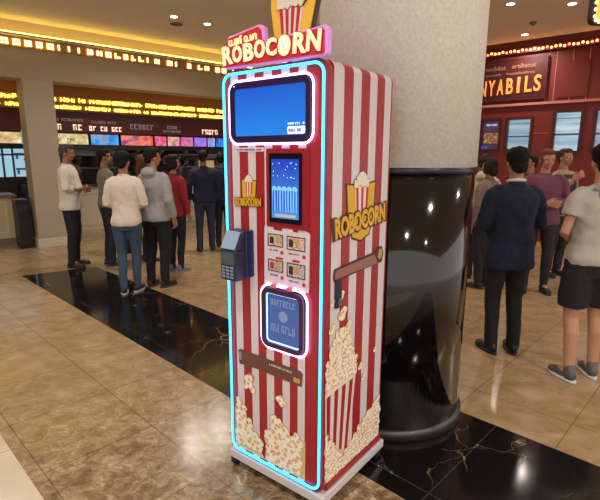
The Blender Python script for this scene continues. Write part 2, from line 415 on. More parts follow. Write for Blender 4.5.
# left cabinet
t = tag(empty('service_cabinet', LF(.9, 9.83), A), 'cream panelled cabinet with a wooden top beside the pillar', 'cabinet')
MB().box(-1.5, .7, 0, .6, .0, .86).obj('body', mat('cream cabinet', srgb(196, 178, 142), .5), t)
MB().box(-1.55, .78, -.06, .65, .86, .91).obj('wooden_top', mat('brown wooden top', srgb(126, 84, 48), .35, var=.2, vscale=9), t, bevel=.008)
MB().box(-1.52, .72, -.012, .6, 0, .12).obj('plinth', mat('cabinet plinth', srgb(120, 100, 78), .5), t)
for a in (-1.4, -.65, .1):
    f = frame_mb(a, a+.52, .2, .8, .01, .04, -.014, 0).obj('panel_frame', mat('cream frame', srgb(205, 188, 152), .5), t)
    for k in range(6): MB().box(a+.08, a+.44, -.006, 0, .27+k*.08, .31+k*.08).obj('louvre', cream_p, t)
t = tag(empty('waste_bin', LF(1.66, 9.36), A), 'narrow black bin standing between cabinet and pillar', 'bin')
MB().box(-.1, .08, -.15, .25, .04, .82).obj('body', mat('black bin plastic', srgb(22, 20, 20), .45), t, bevel=.015)
MB().box(-.11, .09, -.16, .26, .80, .86).obj('lid', mat('black lid', srgb(30, 28, 28), .35), t, bevel=.01)
MB().box(-.08, .06, -.165, -.15, .66, .76).obj('flap', mat('dark flap', srgb(44, 42, 42), .35), t)
MB().box(-.09, .07, -.14, .24, 0, .04).obj('foot', mat('dark foot', srgb(12, 12, 12), .5), t)
# things on the cabinet
t = tag(empty('card_reader', LF(.85, 10.0, .91), A+.2), 'small dark till device on the wooden cabinet top', 'till')
MB().box(-.1, .1, -.08, .1, 0, .05).obj('base', blackm, t, bevel=.008)
MB().prism([(-.13, .05), (.13, .05), (.15, .2), (-.15, .2)], -.02, .02).obj('display', mat('till display', srgb(60, 66, 80), .2), t)
t = tag(empty('napkin_box', LF(1.3, 10.0, .91), A), 'pale napkin box on the wooden cabinet top', 'box')
MB().box(-.09, .09, -.07, .07, 0, .07).obj('box', mat('pale card', srgb(200, 196, 186), .6), t, bevel=.006)
MB().box(-.06, .06, -.045, .045, .07, .09).obj('napkins', mat('paper', srgb(225, 225, 220), .8), t)
# daylight window on the left
win = struct(empty('window_1', LF(1.86, 12.6, 1.1), A))
MB().box(-.85, .62, -.06, -.02, 0, 1.22).obj('pane', mat('daylight glass', srgb(160, 200, 225), .3, emit=srgb(165, 205, 225), es=.75), win)
wf = mat('dark red window frame', srgb(54, 26, 22), .4)
for a, b_ in ((-.95, -.82), (.58, .7)): MB().box(a, b_, -.12, 0, -.1, 1.34).obj('frame_post', wf, win)
for z in (-.1, 1.22): MB().box(-.95, .7, -.12, 0, z, z+.12).obj('frame_rail', wf, win)
wm = mat('grey mullion', srgb(90, 110, 130), .4)
for x in (-.35, .1, .3): MB().box(x-.02, x+.02, -.1, -.06, 0, 1.22).obj('mullion', wm, win)
MB().box(-.82, .58, -.1, -.06, .5, .54).obj('transom', wm, win)
# kitchen clutter
steel = mat('brushed steel', srgb(120, 116, 110), .35, .8)
t = tag(empty('kitchen_cupboard', LF(5, 12.3, 0), A), 'dim grey back cupboard inside the kitchen behind the counter', 'cupboard')
MB().box(-2.8, 3.4, -.2, .28, 0, .92).obj('body', mat('grey cupboard', srgb(78, 72, 66), .5), t)
MB().box(-2.82, 3.42, -.24, .28, .92, .95).obj('worktop', steel, t)
for z, nm in ((1.28, 'lower'), (1.62, 'upper')):
    t = tag(empty('wall_shelf', LF(5, 12.44, z), A), '%s steel shelf on the kitchen back wall' % nm, 'shelf')
    MB().box(-2.8, 3.4, -.15, .15, 0, .04).obj('board', steel, t)
    for k in range(4): MB().prism([(-2.78+k*2.02, -.1), (-2.75+k*2.02, -.1), (-2.75+k*2.02, 0), (-2.78+k*2.02, 0)], -.02, .15).obj('bracket', steel, t)
hood = tag(empty('extractor_hood', LF(3.6, 11.9, 1.66), A), 'grey steel hood in the kitchen behind the plaid shirt man', 'hood')
MB().prism([(-.6, 0), (.6, 0), (.4, .32), (-.4, .32)], -.3, .3).obj('canopy', steel, hood)
MB().box(-.15, .15, -.15, .15, .32, 1.38).obj('duct', steel, hood)
MB().box(-.62, .62, -.32, -.3, -.06, .0).obj('lip', steel, hood)
random.seed(21)
cols = [(150, 140, 120), (96, 84, 76), (170, 160, 150), (110, 70, 50), (60, 76, 96), (180, 150, 100)]
cont = [mat('tub colour %d' % i, srgb(*c), .5) for i, c in enumerate(cols)]
for sh, (z, names) in enumerate(((1.32, 'lower'), (1.66, 'upper'))):
    for k in range(16):
        s = 2.5+k*.36+random.uniform(-.05, .05); h = random.uniform(.14, .26); w = random.uniform(.06, .13)
        o = tag(empty('food_tub', LF(s, 12.42, z+.001), A), 'food tub on the %s kitchen shelf' % names, 'tub', 'tubs on the %s kitchen shelf' % names)
        MB().lathe([(w*.8, 0), (w, h*.9), (w*.98, h*.9)], 16).obj('tub', cont[random.randrange(6)], o, True)
        MB().lathe([(w*1.04, h*.88), (w*1.04, h), (w*.9, h+.01)], 16).obj('lid', cont[random.randrange(6)], o)
t = tag(empty('popcorn_warmer', LF(5.9, 10.25, 1.05), A), 'lit glass snack cabinet on the counter in front of the kitchen', 'warmer')
MB().box(-.22, .22, -.16, .16, 0, .1).obj('base', mat('warm red metal', srgb(110, 40, 34), .4), t)
MB().box(-.22, .22, -.16, .16, .5, .58).obj('top', steel, t)
for a in (-.21, .19):
    for c in (-.15, .13): MB().box(a, a+.02, c, c+.02, .1, .5).obj('post', steel, t)
MB().box(-.18, .18, .0, .12, .1, .45).obj('snacks', mat('warm lit snacks', srgb(205, 180, 130), .7, emit=srgb(210, 180, 120), es=.35, var=.3, vscale=30), t)

# ------------------------------------------------------------------ right red kiosk wall
B = -.692
def RF(s, n, z=0): return (s*math.cos(B)-n*math.sin(B), s*math.sin(B)+n*math.cos(B), z)
red_w = mat('dark red painted wall', srgb(114, 30, 24), .5, var=.12, vscale=1.2)
red_d = mat('deep red panel', srgb(96, 20, 20), .5)
pinkline = mat('pale seam', srgb(196, 120, 104), .5)
wr = struct(empty('wall_right', RF(-2.5, 9.86), B))
# wall mesh with real openings: built of blocks around the windows
ops = [(-.93, -.5, 1.72, 2.37), (-.43, .07, 1.72, 2.37), (.4, .9, 1.68, 2.46), (1.05, 1.6, 1.68, 2.46)]
mb = MB(); mb.box(-4.6, 5.2, 0, .25, 2.46, CZ); mb.box(-4.6, 5.2, 0, .25, 0, 1.68)
xs = -4.6
for a, b_, z0, z1 in ops:
    mb.box(xs, a, 0, .25, 1.68, 2.46); mb.box(a, b_, 0, .25, 1.68, z0) if z0 > 1.68 else None; mb.box(a, b_, 0, .25, z1, 2.46) if z1 < 2.46 else None
    xs = b_
mb.box(xs, 5.2, 0, .25, 1.68, 2.46)
mb.obj('wall_panel', red_w, wr)
MB().box(-4.6, 5.2, -.05, 0, 2.575, 2.62).obj('ledge', pinkline, wr)
MB().box(-4.6, 5.2, -.03, 0, 3.62, 3.75).obj('cornice', red_d, wr)
for s in (.23, .36, .62, .88, 1.3, 1.7, 2.3, 2.9): MB().box(s-.006, s+.006, -.006, 0, 2.62, 3.5).obj('seam', pinkline, wr)
MB().box(.42, .9, -.02, 0, 2.68, 3.3).obj('deep_panel', red_w, wr)
MB().box(-.1, .34, -.006, 0, 2.05, 2.06).obj('seam', pinkline, wr)
inside = mat('dim room behind', srgb(60, 50, 54), .7)
struct(MB().box(-3, 3, 0, .1, 0, 3).obj('wall_kiosk', inside, None, loc=RF(-2.0, 11.3), rot=(0, 0, B)))
glow_b = [None]*4
wdefs = [('window_2', ops[0], (50, 30, 70), (95, 60, 110), .35), ('window_3', ops[1], (120, 160, 185), (170, 195, 205), .8), ('window_4', ops[2], (130, 165, 190), (190, 210, 220), .85), ('window_5', ops[3], (120, 150, 175), (180, 200, 215), .7)]
for nm, (a, b_, z0, z1), c1, c2, es in wdefs:
    cx = (a+b_)/2
    w = struct(empty(nm, RF(-2.5+cx, 9.86, z0), B)); hw = (b_-a)/2; hh = z1-z0
    frame_mb(-hw, hw, 0, hh, .005, .05, -.03, .12).obj('window_frame', mat(nm+' frame', srgb(70, 20, 22), .4), w)
    m, nt, b = new_mat(nm+' daylight')
    v = mapping(nt, 0, (.6, 1, 5)); n = tex(nt, 'ShaderNodeTexNoise', v, Scale=1.5, Detail=2.0)
    r = ramp(nt, n.outputs['Fac'], [(.4, srgb(*c1)), (.6, srgb(*c2))]); nt.links.new(r.outputs[0], b.inputs['Emission Color']); b.inputs['Emission Strength'].default_value = es
    b.inputs['Base Color'].default_value = (.1, .1, .12, 1); b.inputs['Roughness'].default_value = .1
    MB().box(-hw+.045, hw-.045, .06, .07, .045, hh-.045).obj('pane', m, w)
    if nm != 'window_2':
        MB().box(-hw+.05, hw-.05, .02, .06, hh*.42, hh*.46).obj('glazing_bar', mat(nm+' bar', srgb(80, 96, 110), .4), w)
        MB().box(-hw+.05, hw-.05, .03, .06, hh*.80, hh*.82).obj('blind_edge', mat(nm+' blind', srgb(170, 190, 200), .4), w)
    else:
        MB().box(-hw+.08, hw-.07, .03, .05, .16, .36).obj('food_picture', screen_mat('burger picture', srgb(190, 120, 60), srgb(90, 40, 60), srgb(220, 170, 90), 9, .9), w)
        scribble(w, -hw+.05, 0, .06, .11, mat('blue screen writing', srgb(60, 80, 190), .5, emit=srgb(60, 80, 200), es=.8), 'writing', .03)
        scribble(w, -hw+.12, hw-.08, .50, .54, mat('pale screen writing', srgb(190, 190, 210), .5, emit=srgb(190, 190, 210), es=.7), 'writing', .03)
t = tag(empty('neon_arrow', RF(-3.5, 9.84, 2.22), B), 'small yellow lit mark beside the kiosk menu window', 'sign')
MB().box(-.12, .02, -.02, 0, 0, .09).obj('light', mat('yellow sign mark', (1, .7, .1, 1), emit=(1, .62, .05, 1), es=1.5), t)
# kiosk sign
t = tag(empty('kiosk_sign', RF(-2.95, 9.86, 2.68), B), 'dark red kiosk sign with a row of glowing orange letters', 'sign')
MB().box(-1.2, .68, -.06, 0, .0, .76).obj('panel', mat('dark sign panel', srgb(70, 20, 20), .4), t, bevel=.01)
frame_mb(-1.2, .68, 0, .76, .01, .012, -.07, -.06).obj('edge', red_d, t)
orange = mat('glowing orange letters', srgb(210, 130, 60), .4, emit=srgb(225, 135, 50), es=.8)
letters = 'UNYABILS'
for i, ch in enumerate(letters):
    text_obj('letter', ch, .40, orange, t, (-.62+i*.165, -.065, .225+i*.006), ext=.012, off=.008, width=.125 if ch != 'I' else .05)
greyt = mat('dull brass lettering', srgb(150, 104, 84), .5)
text_obj('lettering', 'mobilot', .12, greyt, t, (-.24, -.065, .605), ext=.006)
text_obj('lettering', 'ertibatot', .12, greyt, t, (.27, -.065, .615), ext=.006)
text_obj('lettering', 'oknombilfs', .07, greyt, t, (-.28, -.065, .487), ext=.006)
text_obj('lettering', 'bastulusbottitrots', .07, greyt, t, (.22, -.065, .492), ext=.006)
# bulb string
bulb_o = mat('orange bulb', (1, .5, .15, 1), emit=(1, .42, .10, 1), es=5)
bulb_r = mat('red bulb', (1, .15, .08, 1), emit=(1, .16, .08, 1), es=4)
t = tag(empty('bulb_string', RF(-2.5, 9.8, 3.56), B), 'string of orange and red bulbs along the top of the red kiosk', 'light string')
MB().box(-1.3, 3.3, -.02, .06, -.04, .05).obj('mounting_strip', mat('dark red strip', srgb(90, 24, 26), .4), t)
bm_ = MB().ell((0, 0, 0), (.022, .022, .022), 10)
base_b = None
for k in range(64):
    s = -1.2+k*.07; z = .01*math.sin(k*2.3)
    mm = bulb_r if k % 5 == 0 else bulb_o
    if k < 2: base_b = bm_.obj('bulb', mm, t, True, loc=(s, -.045, z))
    else:
        o = base_b.copy(); C.objects.link(o); o.parent = t; o.location = (s, -.045, z)
        o.material_slots[0].link = 'OBJECT'; o.material_slots[0].material = mm
# marquee hanging top right
t = tag(empty('marquee_sign', (3.25, 5.1, 2.935), .16), 'dark sign box edged in yellow with bulbs, hanging in the top right corner', 'sign')
MB().prism(rrect(-.33, .75, 0, .7, .06), 0, .07).obj('box', mat('dark brown sign box', srgb(60, 24, 14), .4), t)
frame_mb(-.293, .713, .038, .662, .05, .055, -.02, 0).obj('yellow_border', mat('lit yellow border', srgb(235, 190, 30), .4, emit=srgb(245, 190, 20), es=.8), t)
MB().prism(rrect(-.237, .657, .094, .606, .04), -.01, 0).obj('face', mat('warm sign face', srgb(120, 80, 30), .5, emit=srgb(150, 100, 40), es=.4), t)
MB().lathe([(.16, 0), (.16, .01)], 32).obj('emblem', mat('pale emblem', srgb(205, 205, 170), .5, emit=srgb(210, 210, 170), es=.6), t, loc=(-.03, -.01, .28), rot=(PI/2, 0, 0))
bw = mat('warm clear bulb', (1, .75, .5, 1), emit=(1, .68, .42, 1), es=2.5)
pts = rrect(-.315, .735, .016, .684, .05, 2)
P2 = []
for i in range(len(pts)):
    a = Vector(pts[i]); b_ = Vector(pts[(i+1) % len(pts)]); L_ = (b_-a).length; n_b = max(1, round(L_/.062))
    if L_ < .03: n_b = 1
    for q in range(n_b): P2.append(a+(b_-a)*q/n_b)
for p in P2: MB().ell((0, 0, 0), (.017, .017, .017), 8).obj('bulb', bw, t, True, loc=(p.x, -.018, p.y))
for a in (-.1, .5): MB().lathe([(.008, .7), (.008, CZ-2.94)], 10).obj('hanging_rod', steel, t, loc=(a, .035, 0))
# walls closing the hall out of view
hall = mat('hall wall', srgb(170, 152, 130), .7)
struct(MB().box(-.1, .1, -10, 10, 0, CZ).obj('wall_left', hall, None, loc=(-10.5, 7, 0)))

# ------------------------------------------------------------------ round column
cc = (.58, 2.9)
t = tag(empty('round_column', (cc[0], cc[1], 0)), 'thick round column, white textured above and glossy black below', 'column')
m, nt, b = new_mat('stippled white plaster')
v = mapping(nt, 0); n = tex(nt, 'ShaderNodeTexNoise', v, Scale=55.0, Detail=4.0, Roughness=.6)
r = ramp(nt, n.outputs['Fac'], [(.35, srgb(226, 220, 210)), (.65, srgb(240, 236, 228))]); nt.links.new(r.outputs[0], b.inputs['Base Color'])
bp = nt.nodes.new('ShaderNodeBump'); bp.inputs['Strength'].default_value = .5; bp.inputs['Distance'].default_value = .006
nt.links.new(n.outputs['Fac'], bp.inputs['Height']); nt.links.new(bp.outputs['Normal'], b.inputs['Normal']); b.inputs['Roughness'].default_value = .8
MB().lathe([(.44, 1.55), (.472, 1.55), (.472, CZ)], 96).obj('plaster_shaft', m, t, True)
black_gl = mat('glossy black cladding', srgb(9, 9, 12), .09, coat=.3)
MB().lathe([(.466, .06), (.466, 1.545), (.44, 1.55)], 96).obj('black_cladding', black_gl, t, True)
MB().lathe([(.468, 1.528), (.476, 1.535), (.476, 1.56), (.468, 1.562)], 96).obj('edge_band', mat('dark blue band', srgb(24, 28, 48), .3), t, True)
MB().lathe([(.485, 0), (.485, .05), (.478, .062), (.46, .064)], 96).obj('base_ring', mat('dull metal ring', srgb(88, 86, 84), .35, .7), t, True)

# ------------------------------------------------------------------ popcorn vending machine
RZ = -.6638
VM = tag(empty('vending_machine', (-.12434, 2.04333, 0), RZ), 'tall red and white striped popcorn vending machine with neon edges', 'vending machine')
RED, WHT = srgb(164, 36, 44), srgb(216, 208, 212)
W2 = .2915
side_m = stripes_mat('side stripes', 'Y', [(.038, .112), (.182, .245), (.318, .382), (.452, .512)], RED, WHT, 0, .6)
front_m = stripes_mat('front stripes', 'X', [(-.243, -.195), (-.141, -.093), (-.043, .005), (.055, .100), (.146, .188)], RED, WHT, -.35, .35)
red_p = mat('red laminate', RED, .35)
# cabinet body: rounded vertical edges and rounded roof corners
bm = bmesh.new()
bmesh.ops.create_cube(bm, size=1)
for v in bm.verts: v.co = Vector((v.co.x*W2*2, v.co.y*.516+.2935, v.co.z*1.886+1.043))
bmesh.ops.bevel(bm, geom=[e for e in bm.edges if all(v.co.y > .5 or v.co.z > 1.9 for v in e.verts) and not all(v.co.y < .1 for v in e.verts) and not all(v.co.z < .2 for v in e.verts)], offset=.035, segments=6, affect='EDGES', profile=.5)
me = bpy.data.meshes.new('cabinet'); bm.to_mesh(me); bm.free(); me.materials.append(side_m)
me.polygons.foreach_set('use_smooth', [True]*len(me.polygons))
cab = bpy.data.objects.new('cabinet', me); C.objects.link(cab); cab.parent = VM
em = cab.modifiers.new('edge', 'EDGE_SPLIT'); em.split_angle = math.radians(35)
# front door slab
MB().prism(rrect(-W2, W2, .098, 1.988, .05, 10), 0, .036).obj('front_door', front_m, VM)
MB().box(W2, W2+.0012, .036, .548, .10, .145).obj('kick_strip', red_p, VM)
frame_mb(-W2+.001, W2-.001, .0985, 1.9875, .05, .020, -.0015, 0, 10).obj('door_border', mat('plum border', srgb(140, 26, 52), .35), VM)
# neon tube around the door
neon = mat('cyan neon tube', (.1, .8, 1, 1), emit=(.02, .30, .52, 1), es=4.6)
path = [(x, -.009, z) for x, z in rrect(-.277, .277, .117, 1.972, .046, 10)]
MB().tube(path, .0058, 10, True).obj('neon_tube', neon, VM, True)
# top display
glow_w = mat('white neon ring', (1, .85, 1, 1), emit=(.70, .50, 1.0, 1), es=3.6)
plum = mat('dark plum bezel', srgb(44, 22, 66), .3)
MB().prism(rrect(-.238, .228, 1.672, 1.936, .045), -.006, 0).obj('display_surround', plum, VM)
MB().tube([(x, -.010, z) for x, z in rrect(-.240, .230, 1.670, 1.938, .047, 8)], .0048, 8, True).obj('display_neon', glow_w, VM, True)
frame_mb(-.230, .220, 1.680, 1.928, .038, .024, -.018, -.006).obj('display_bezel', plum, VM)
def blue_screen(name, top, bot, z0, z1, es):
    m, nt, b = new_mat(name)
    tc = nt.nodes.new('ShaderNodeTexCoord'); sp = nt.nodes.new('ShaderNodeSeparateXYZ'); nt.links.new(tc.outputs['Object'], sp.inputs[0])
    mr = nt.nodes.new('ShaderNodeMapRange'); mr.inputs['From Min'].default_value = z0; mr.inputs['From Max'].default_value = z1
    nt.links.new(sp.outputs['Z'], mr.inputs['Value']); r = ramp(nt, mr.outputs[0], [(0, bot), (1, top)])
    nt.links.new(r.outputs[0], b.inputs['Emission Color']); b.inputs['Emission Strength'].default_value = es
    b.inputs['Base Color'].default_value = (.01, .02, .05, 1); b.inputs['Roughness'].default_value = .12
    return m
ds = MB().prism(rrect(-.207, .197, 1.703, 1.905, .015), -.009, -.006).obj('display_screen', blue_screen('advert screen', srgb(22, 88, 200), srgb(26, 130, 225), 1.70, 1.9, 1.0), VM)
MB().prism(rrect(.098, .19, 1.708, 1.738, .004), -.0105, -.009).obj('caption_block', mat('white caption', srgb(230, 236, 250), .4, emit=srgb(220, 232, 250), es=.8), ds)
scribble(ds, .105, .182, 1.716, 1.729, mat('caption marks', srgb(40, 80, 160), .5), 'caption_writing', -.0125, 7)
scribble(ds, .10, .188, 1.745, 1.753, mat('caption pale', srgb(200, 220, 250), .4, emit=srgb(180, 210, 250), es=.8), 'caption_writing', -.0117, 9)
MB().ell((-.20, -.018, 1.9165), (.003, .003, .003), 8).obj('camera_dot', mat('white dot', srgb(240, 240, 250), .3, emit=(1, 1, 1, 1), es=1), VM)
# small white label under the display
MB().prism(rrect(-.212, -.043, 1.637, 1.655, .003), -.003, 0).obj('small_label', mat('pale label', srgb(215, 205, 215), .5), VM)
scribble(VM, -.205, -.05, 1.6425, 1.6495, mat('label ink', srgb(120, 90, 120), .5), 'label_writing', -.0045, 18)
# touch screen
MB().prism(rrect(-.026, .207, 1.312, 1.650, .008), -.006, 0).obj('screen_surround', mat('red surround', srgb(150, 28, 40), .35), VM)
MB().prism(rrect(-.003, .172, 1.335, 1.630, .004), -.013, -.006).obj('touch_bezel', mat('black glass', srgb(8, 10, 22), .1), VM)
ts = MB().prism(rrect(.012, .160, 1.356, 1.606, .002), -.0145, -.013).obj('touch_screen', blue_screen('touch picture', srgb(22, 60, 190), srgb(70, 150, 235), 1.36, 1.6, .9), VM)
cupb = stripes_mat('blue cup print', 'X', [(.012+k*.0148, .0195+k*.0148) for k in range(10)], srgb(22, 60, 170), srgb(110, 170, 240), -.05, .25)
def emissive_of(m, es):
    nt = m.node_tree; b = nt.nodes['Principled BSDF']; s = b.inputs['Base Color'].links[0].from_socket
    nt.links.new(s, b.inputs['Emission Color']); b.inputs['Emission Strength'].default_value = es; return m
emissive_of(cupb, .7)
pale_b = mat('popcorn picture', srgb(110, 170, 205), .5, emit=srgb(110, 175, 215), es=.75)
for k in range(5):
    a = .017+k*.028
    MB().add([(a+.003, -.0155, 1.385), (a+.022, -.0155, 1.385), (a+.026, -.0155, 1.475), (a-.001, -.0155, 1.475)], [(0, 1, 2, 3)]).obj('pictured_cup', cupb, ts)
    mb = MB()
    for q in range(7): mb.ell((a+.004+q % 4*.006, -.0158, 1.478+(q//4)*.008+.003*(q % 2)), (.0055, .0012, .0055), 8)
    mb.obj('pictured_popcorn', pale_b, ts)
mb = MB(); random.seed(5)
for q in range(16): mb.ell((random.uniform(.02, .15), -.0152, random.uniform(1.52, 1.595)), (.0022, .0008, .0022), 6)
mb.obj('pictured_stars', mat('star dots', (1, 1, 1, 1), emit=srgb(190, 215, 255), es=1), ts)
MB().prism(rrect(.03, .145, 1.362, 1.374, .002), -.0157, -.0147).obj('pictured_banner', mat('amber strip', srgb(180, 160, 120), .4, emit=srgb(150, 150, 150), es=.6), ts)
# instruction poster
poster = mat('white poster', srgb(222, 208, 220), .5)
MB().prism([(-.046, 1.045), (.208, 1.045), (.212, 1.30), (.185, 1.312), (.185, 1.298), (.12, 1.30), (.12, 1.312), (.07, 1.312), (.06, 1.296), (.01, 1.30), (.01, 1.312), (-.042, 1.312)], -.004, 0).obj('instruction_poster', poster, VM)
inkd = mat('dark print', srgb(60, 34, 40), .5); inkr = mat('red print', srgb(196, 40, 60), .5)
tile_m = [screen_mat('tile a', srgb(208, 190, 150), srgb(226, 214, 196), srgb(120, 80, 50), 60, 0), screen_mat('tile b', srgb(220, 206, 170), srgb(226, 214, 196), srgb(170, 70, 60), 50, 0), screen_mat('tile c', srgb(190, 120, 120), srgb(220, 205, 205), srgb(90, 60, 60), 60, 0), screen_mat('tile d', srgb(222, 214, 214), srgb(205, 190, 190), srgb(110, 80, 90), 70, 0)]
for m_ in tile_m:
    nt = m_.node_tree; b = nt.nodes['Principled BSDF']; s_ = b.inputs['Emission Color'].links[0].from_socket; nt.links.new(s_, b.inputs['Base Color']); b.inputs['Roughness'].default_value = .5
for k, (x0, x1, z0, z1) in enumerate(((-.02, .069, 1.226, 1.282), (.09, .191, 1.222, 1.282), (-.02, .069, 1.112, 1.166), (.09, .191, 1.100, 1.164))):
    p = MB().prism(rrect(x0, x1, z0, z1, .003), -.006, -.004).obj('instruction_picture', tile_m[k], VM)
    frame_mb(x0, x1, z0, z1, .004, .004, -.0072, -.006).obj('picture_frame', inkd, p)
    MB().prism(rrect(x0+.012, x0+.035, z0+.012, z1-.014, .004), -.0072, -.006).obj('picture_motif', inkd if k != 2 else inkr, p)
    MB().prism(rrect(x0+.045, x0+.07, z0+.02, z1-.01, .006), -.0072, -.006).obj('picture_motif', mat('tan motif', srgb(200, 160, 100), .5), p)
    scribble(VM, x0+.01, x1-.03, z0-.021, z0-.014, mat('grey print', srgb(120, 100, 120), .5), 'poster_writing', -.0055, 8)
    MB().lathe([(.009, 0), (.009, .0015)], 16).obj('red_dot', inkr, VM, loc=(x1-.008, -.004, z0-.024), rot=(PI/2, 0, 0))
for x in (.025, .12): MB().prism(rrect(x, x+.04, 1.170, 1.180, .002), -.0055, -.004).obj('red_tab', inkr, VM)
# dispensing hatch
MB().prism(rrect(-.062, .206, .742, 1.046, .05), -.005, 0).obj('hatch_surround', plum, VM)
MB().tube([(x, -.009, z) for x, z in rrect(-.062, .206, .742, 1.046, .052, 8)], .0052, 8, True).obj('hatch_neon', glow_w, VM, True)
frame_mb(-.050, .194, .752, 1.034, .04, .022, -.024, -.005).obj('hatch_bezel', mat('plum bezel', srgb(60, 26, 60), .3), VM)
hg = MB().prism(rrect(-.028, .172, .774, 1.012, .02), -.010, -.005).obj('hatch_door', mat('blue glass', srgb(50, 74, 130), .15, emit=srgb(62, 86, 150), es=.6), VM)
frame_mb(-.028, .172, .774, 1.012, .02, .006, -.013, -.010).obj('hatch_light', mat('blue white edge light', (.6, .8, 1, 1), emit=(.3, .55, 1, 1), es=1.6), hg)
gm = mat('etched grey', srgb(120, 132, 165), .4, emit=srgb(110, 124, 170), es=.4)
scribble(hg, .0, .145, .955, .985, gm, 'etched_writing', -.0125, 8); scribble(hg, .0, .145, .83, .868, gm, 'etched_writing', -.0125, 7)
MB().lathe([(.02, 0), (.026, .001), (.026, .002), (.018, .002)], 24).obj('etched_ring', gm, hg, loc=(.072, -.0105, .91), rot=(PI/2, 0, 0))
for x in (.0, .092):
    MB().prism(rrect(x, x+.035, 1.036, 1.052, .006), -.018, -.004).obj('hatch_tab', mat('pink tab', srgb(230, 110, 150), .4), VM)
# popcorn print
def popcorn_mat(ks=30.0):
    m, nt, b = new_mat('printed popcorn')
    v = mapping(nt, 0, (1, 1, 1))
    n = tex(nt, 'ShaderNodeTexNoise', v, Scale=22.0, Detail=2.0)
    mx = mix(nt, .05, v, n.outputs['Color'])
    vo = tex(nt, 'ShaderNodeTexVoronoi', mx, Scale=ks)
    vo2 = tex(nt, 'ShaderNodeTexVoronoi', mx, Scale=ks*2.4)
    r1 = ramp(nt, vo.outputs['Distance'], [(.0, srgb(250, 238, 216)), (.42, srgb(240, 214, 180)), (.66, srgb(214, 164, 124)), (.85, srgb(164, 92, 66))])
    r2 = ramp(nt, vo2.outputs['Distance'], [(.15, (1, 1, 1, 1)), (.6, (.84, .74, .66, 1))])
    sp = nt.nodes.new('ShaderNodeSeparateColor'); nt.links.new(vo.outputs['Color'], sp.inputs[0])
    r3 = ramp(nt, sp.outputs[0], [(0, (1, 1, 1, 1)), (.9, (1, 1, .95, 1)), (.93, (1, .62, .45, 1))], 'CONSTANT')
    c = mix(nt, 1.0, r1.outputs[0], r2.outputs[0], 'MULTIPLY'); c = mix(nt, 1.0, c, r3.outputs[0], 'MULTIPLY')
    nt.links.new(c, b.inputs['Base Color']); b.inputs['Roughness'].default_value = .45
    return m
pop_m = popcorn_mat(30.0); pop_f = popcorn_mat(19.0)
def bumpy(cx, cz, rx, rz_, n=40, lob=7, amp=.14, seed=0):
    random.seed(seed); ph = random.uniform(0, 6)
    return [(cx+rx*math.cos(a)*(1+amp*math.sin(lob*a+ph)), cz+rz_*math.sin(a)*(1+amp*math.sin(lob*a+ph))) for a in (2*PI*i/n for i in range(n))]
def heap(x0, x1, z0, tops, seed=0):
    """heap outline: flat base, bumpy kernels along the top"""
    random.seed(seed); out = [(x1, z0), (x0, z0)]
    n = 26
    for i in range(n+1):
        u = i/n; k = u*(len(tops)-1); j = min(int(k), len(tops)-2); z = tops[j]+(tops[j+1]-tops[j])*(k-j)
        out.append((x0+(x1-x0)*u, z+.016*abs(math.sin(i*1.35))+random.uniform(-.004, .004)))
    return list(reversed(out))
def print_front(name, poly, m, y=-.0016, t=.001, parent=VM): return MB().prism(poly, y-t, y).obj(name, m, parent)
side_root = VM
def print_side(name, poly, m, layer=0, parent=None):
    """poly given in (depth, z) on the right side"""
    x = W2+.0012+layer*.0009
    n = len(poly)
    return MB().add([(x, y, z) for y, z in poly]+[(x+.0008, y, z) for y, z in poly],
                    [tuple(range(n)), tuple(reversed(range(n, 2*n)))]+[(i, (i+1) % n, (i+1) % n+n, i+n) for i in range(n)]).obj(name, m, VM)
k_cols = [mat('kernel outline print', srgb(176, 108, 72), .45), mat('kernel cream print', srgb(244, 228, 200), .45), mat('kernel fold print', srgb(222, 184, 140), .45),
          mat('kernel pale print', srgb(250, 242, 226), .45), mat('kernel caramel print', srgb(226, 130, 84), .45)]
def kernels_print(name, spots, to3d, back=None, back_m=None):
    """one printed picture: popped kernels with outline, lobes and fold lines; spots = (a, z, radius)"""
    vs, fs, ms = [], [], []
    def poly(pts, d0, d1, mi):
        n = len(pts); o = len(vs)
        vs.extend([to3d(a, z, d0) for a, z in pts]+[to3d(a, z, d1) for a, z in pts])
        fs.append(tuple(o+n+i for i in range(n))); ms.append(mi)
        for i in range(n): fs.append((o+i, o+(i+1) % n, o+(i+1) % n+n, o+i+n)); ms.append(mi)
    if back: poly(back, .0004, .0010, 2)
    rnd = random.Random(len(spots))
    for k, (a, z, r) in enumerate(spots):
        d = .0010+k*.00003; lob = rnd.choice((3, 4, 4, 5)); ph = rnd.uniform(0, 6); st = rnd.uniform(.75, 1.2); ang = rnd.uniform(0, 3)
        def shape(q, dx=0, dz=0):
            o = []
            for i in range(22):
                t = 2*PI*i/22; rr = q*(1+.24*abs(math.sin(lob*t/2+ph))-.12)
                x, y = rr*math.cos(t), rr*math.sin(t)*st
                o.append((a+dx+x*math.cos(ang)-y*math.sin(ang), z+dz+x*math.sin(ang)+y*math.cos(ang)))
            return o
        poly(shape(r*1.10), .0004, d+.0001, 0)
        poly(shape(r), d, d+.0003, 4 if rnd.random() < .06 else 1)
        for q in range(3):
            t = ph+q*2.1; poly(shape(r*.42, math.cos(t)*r*.45, math.sin(t)*r*.45), d+.0002, d+.0005, (3, 2, 3)[q])
    me = bpy.data.meshes.new(name); me.from_pydata(vs, [], fs)
    bm = bmesh.new(); bm.from_mesh(me); bmesh.ops.recalc_face_normals(bm, faces=bm.faces); bm.to_mesh(me); bm.free()
    for m_ in k_cols: me.materials.append(m_)
    me.polygons.foreach_set('material_index', ms)
    o = bpy.data.objects.new(name, me); C.objects.link(o); o.parent = VM
    return o
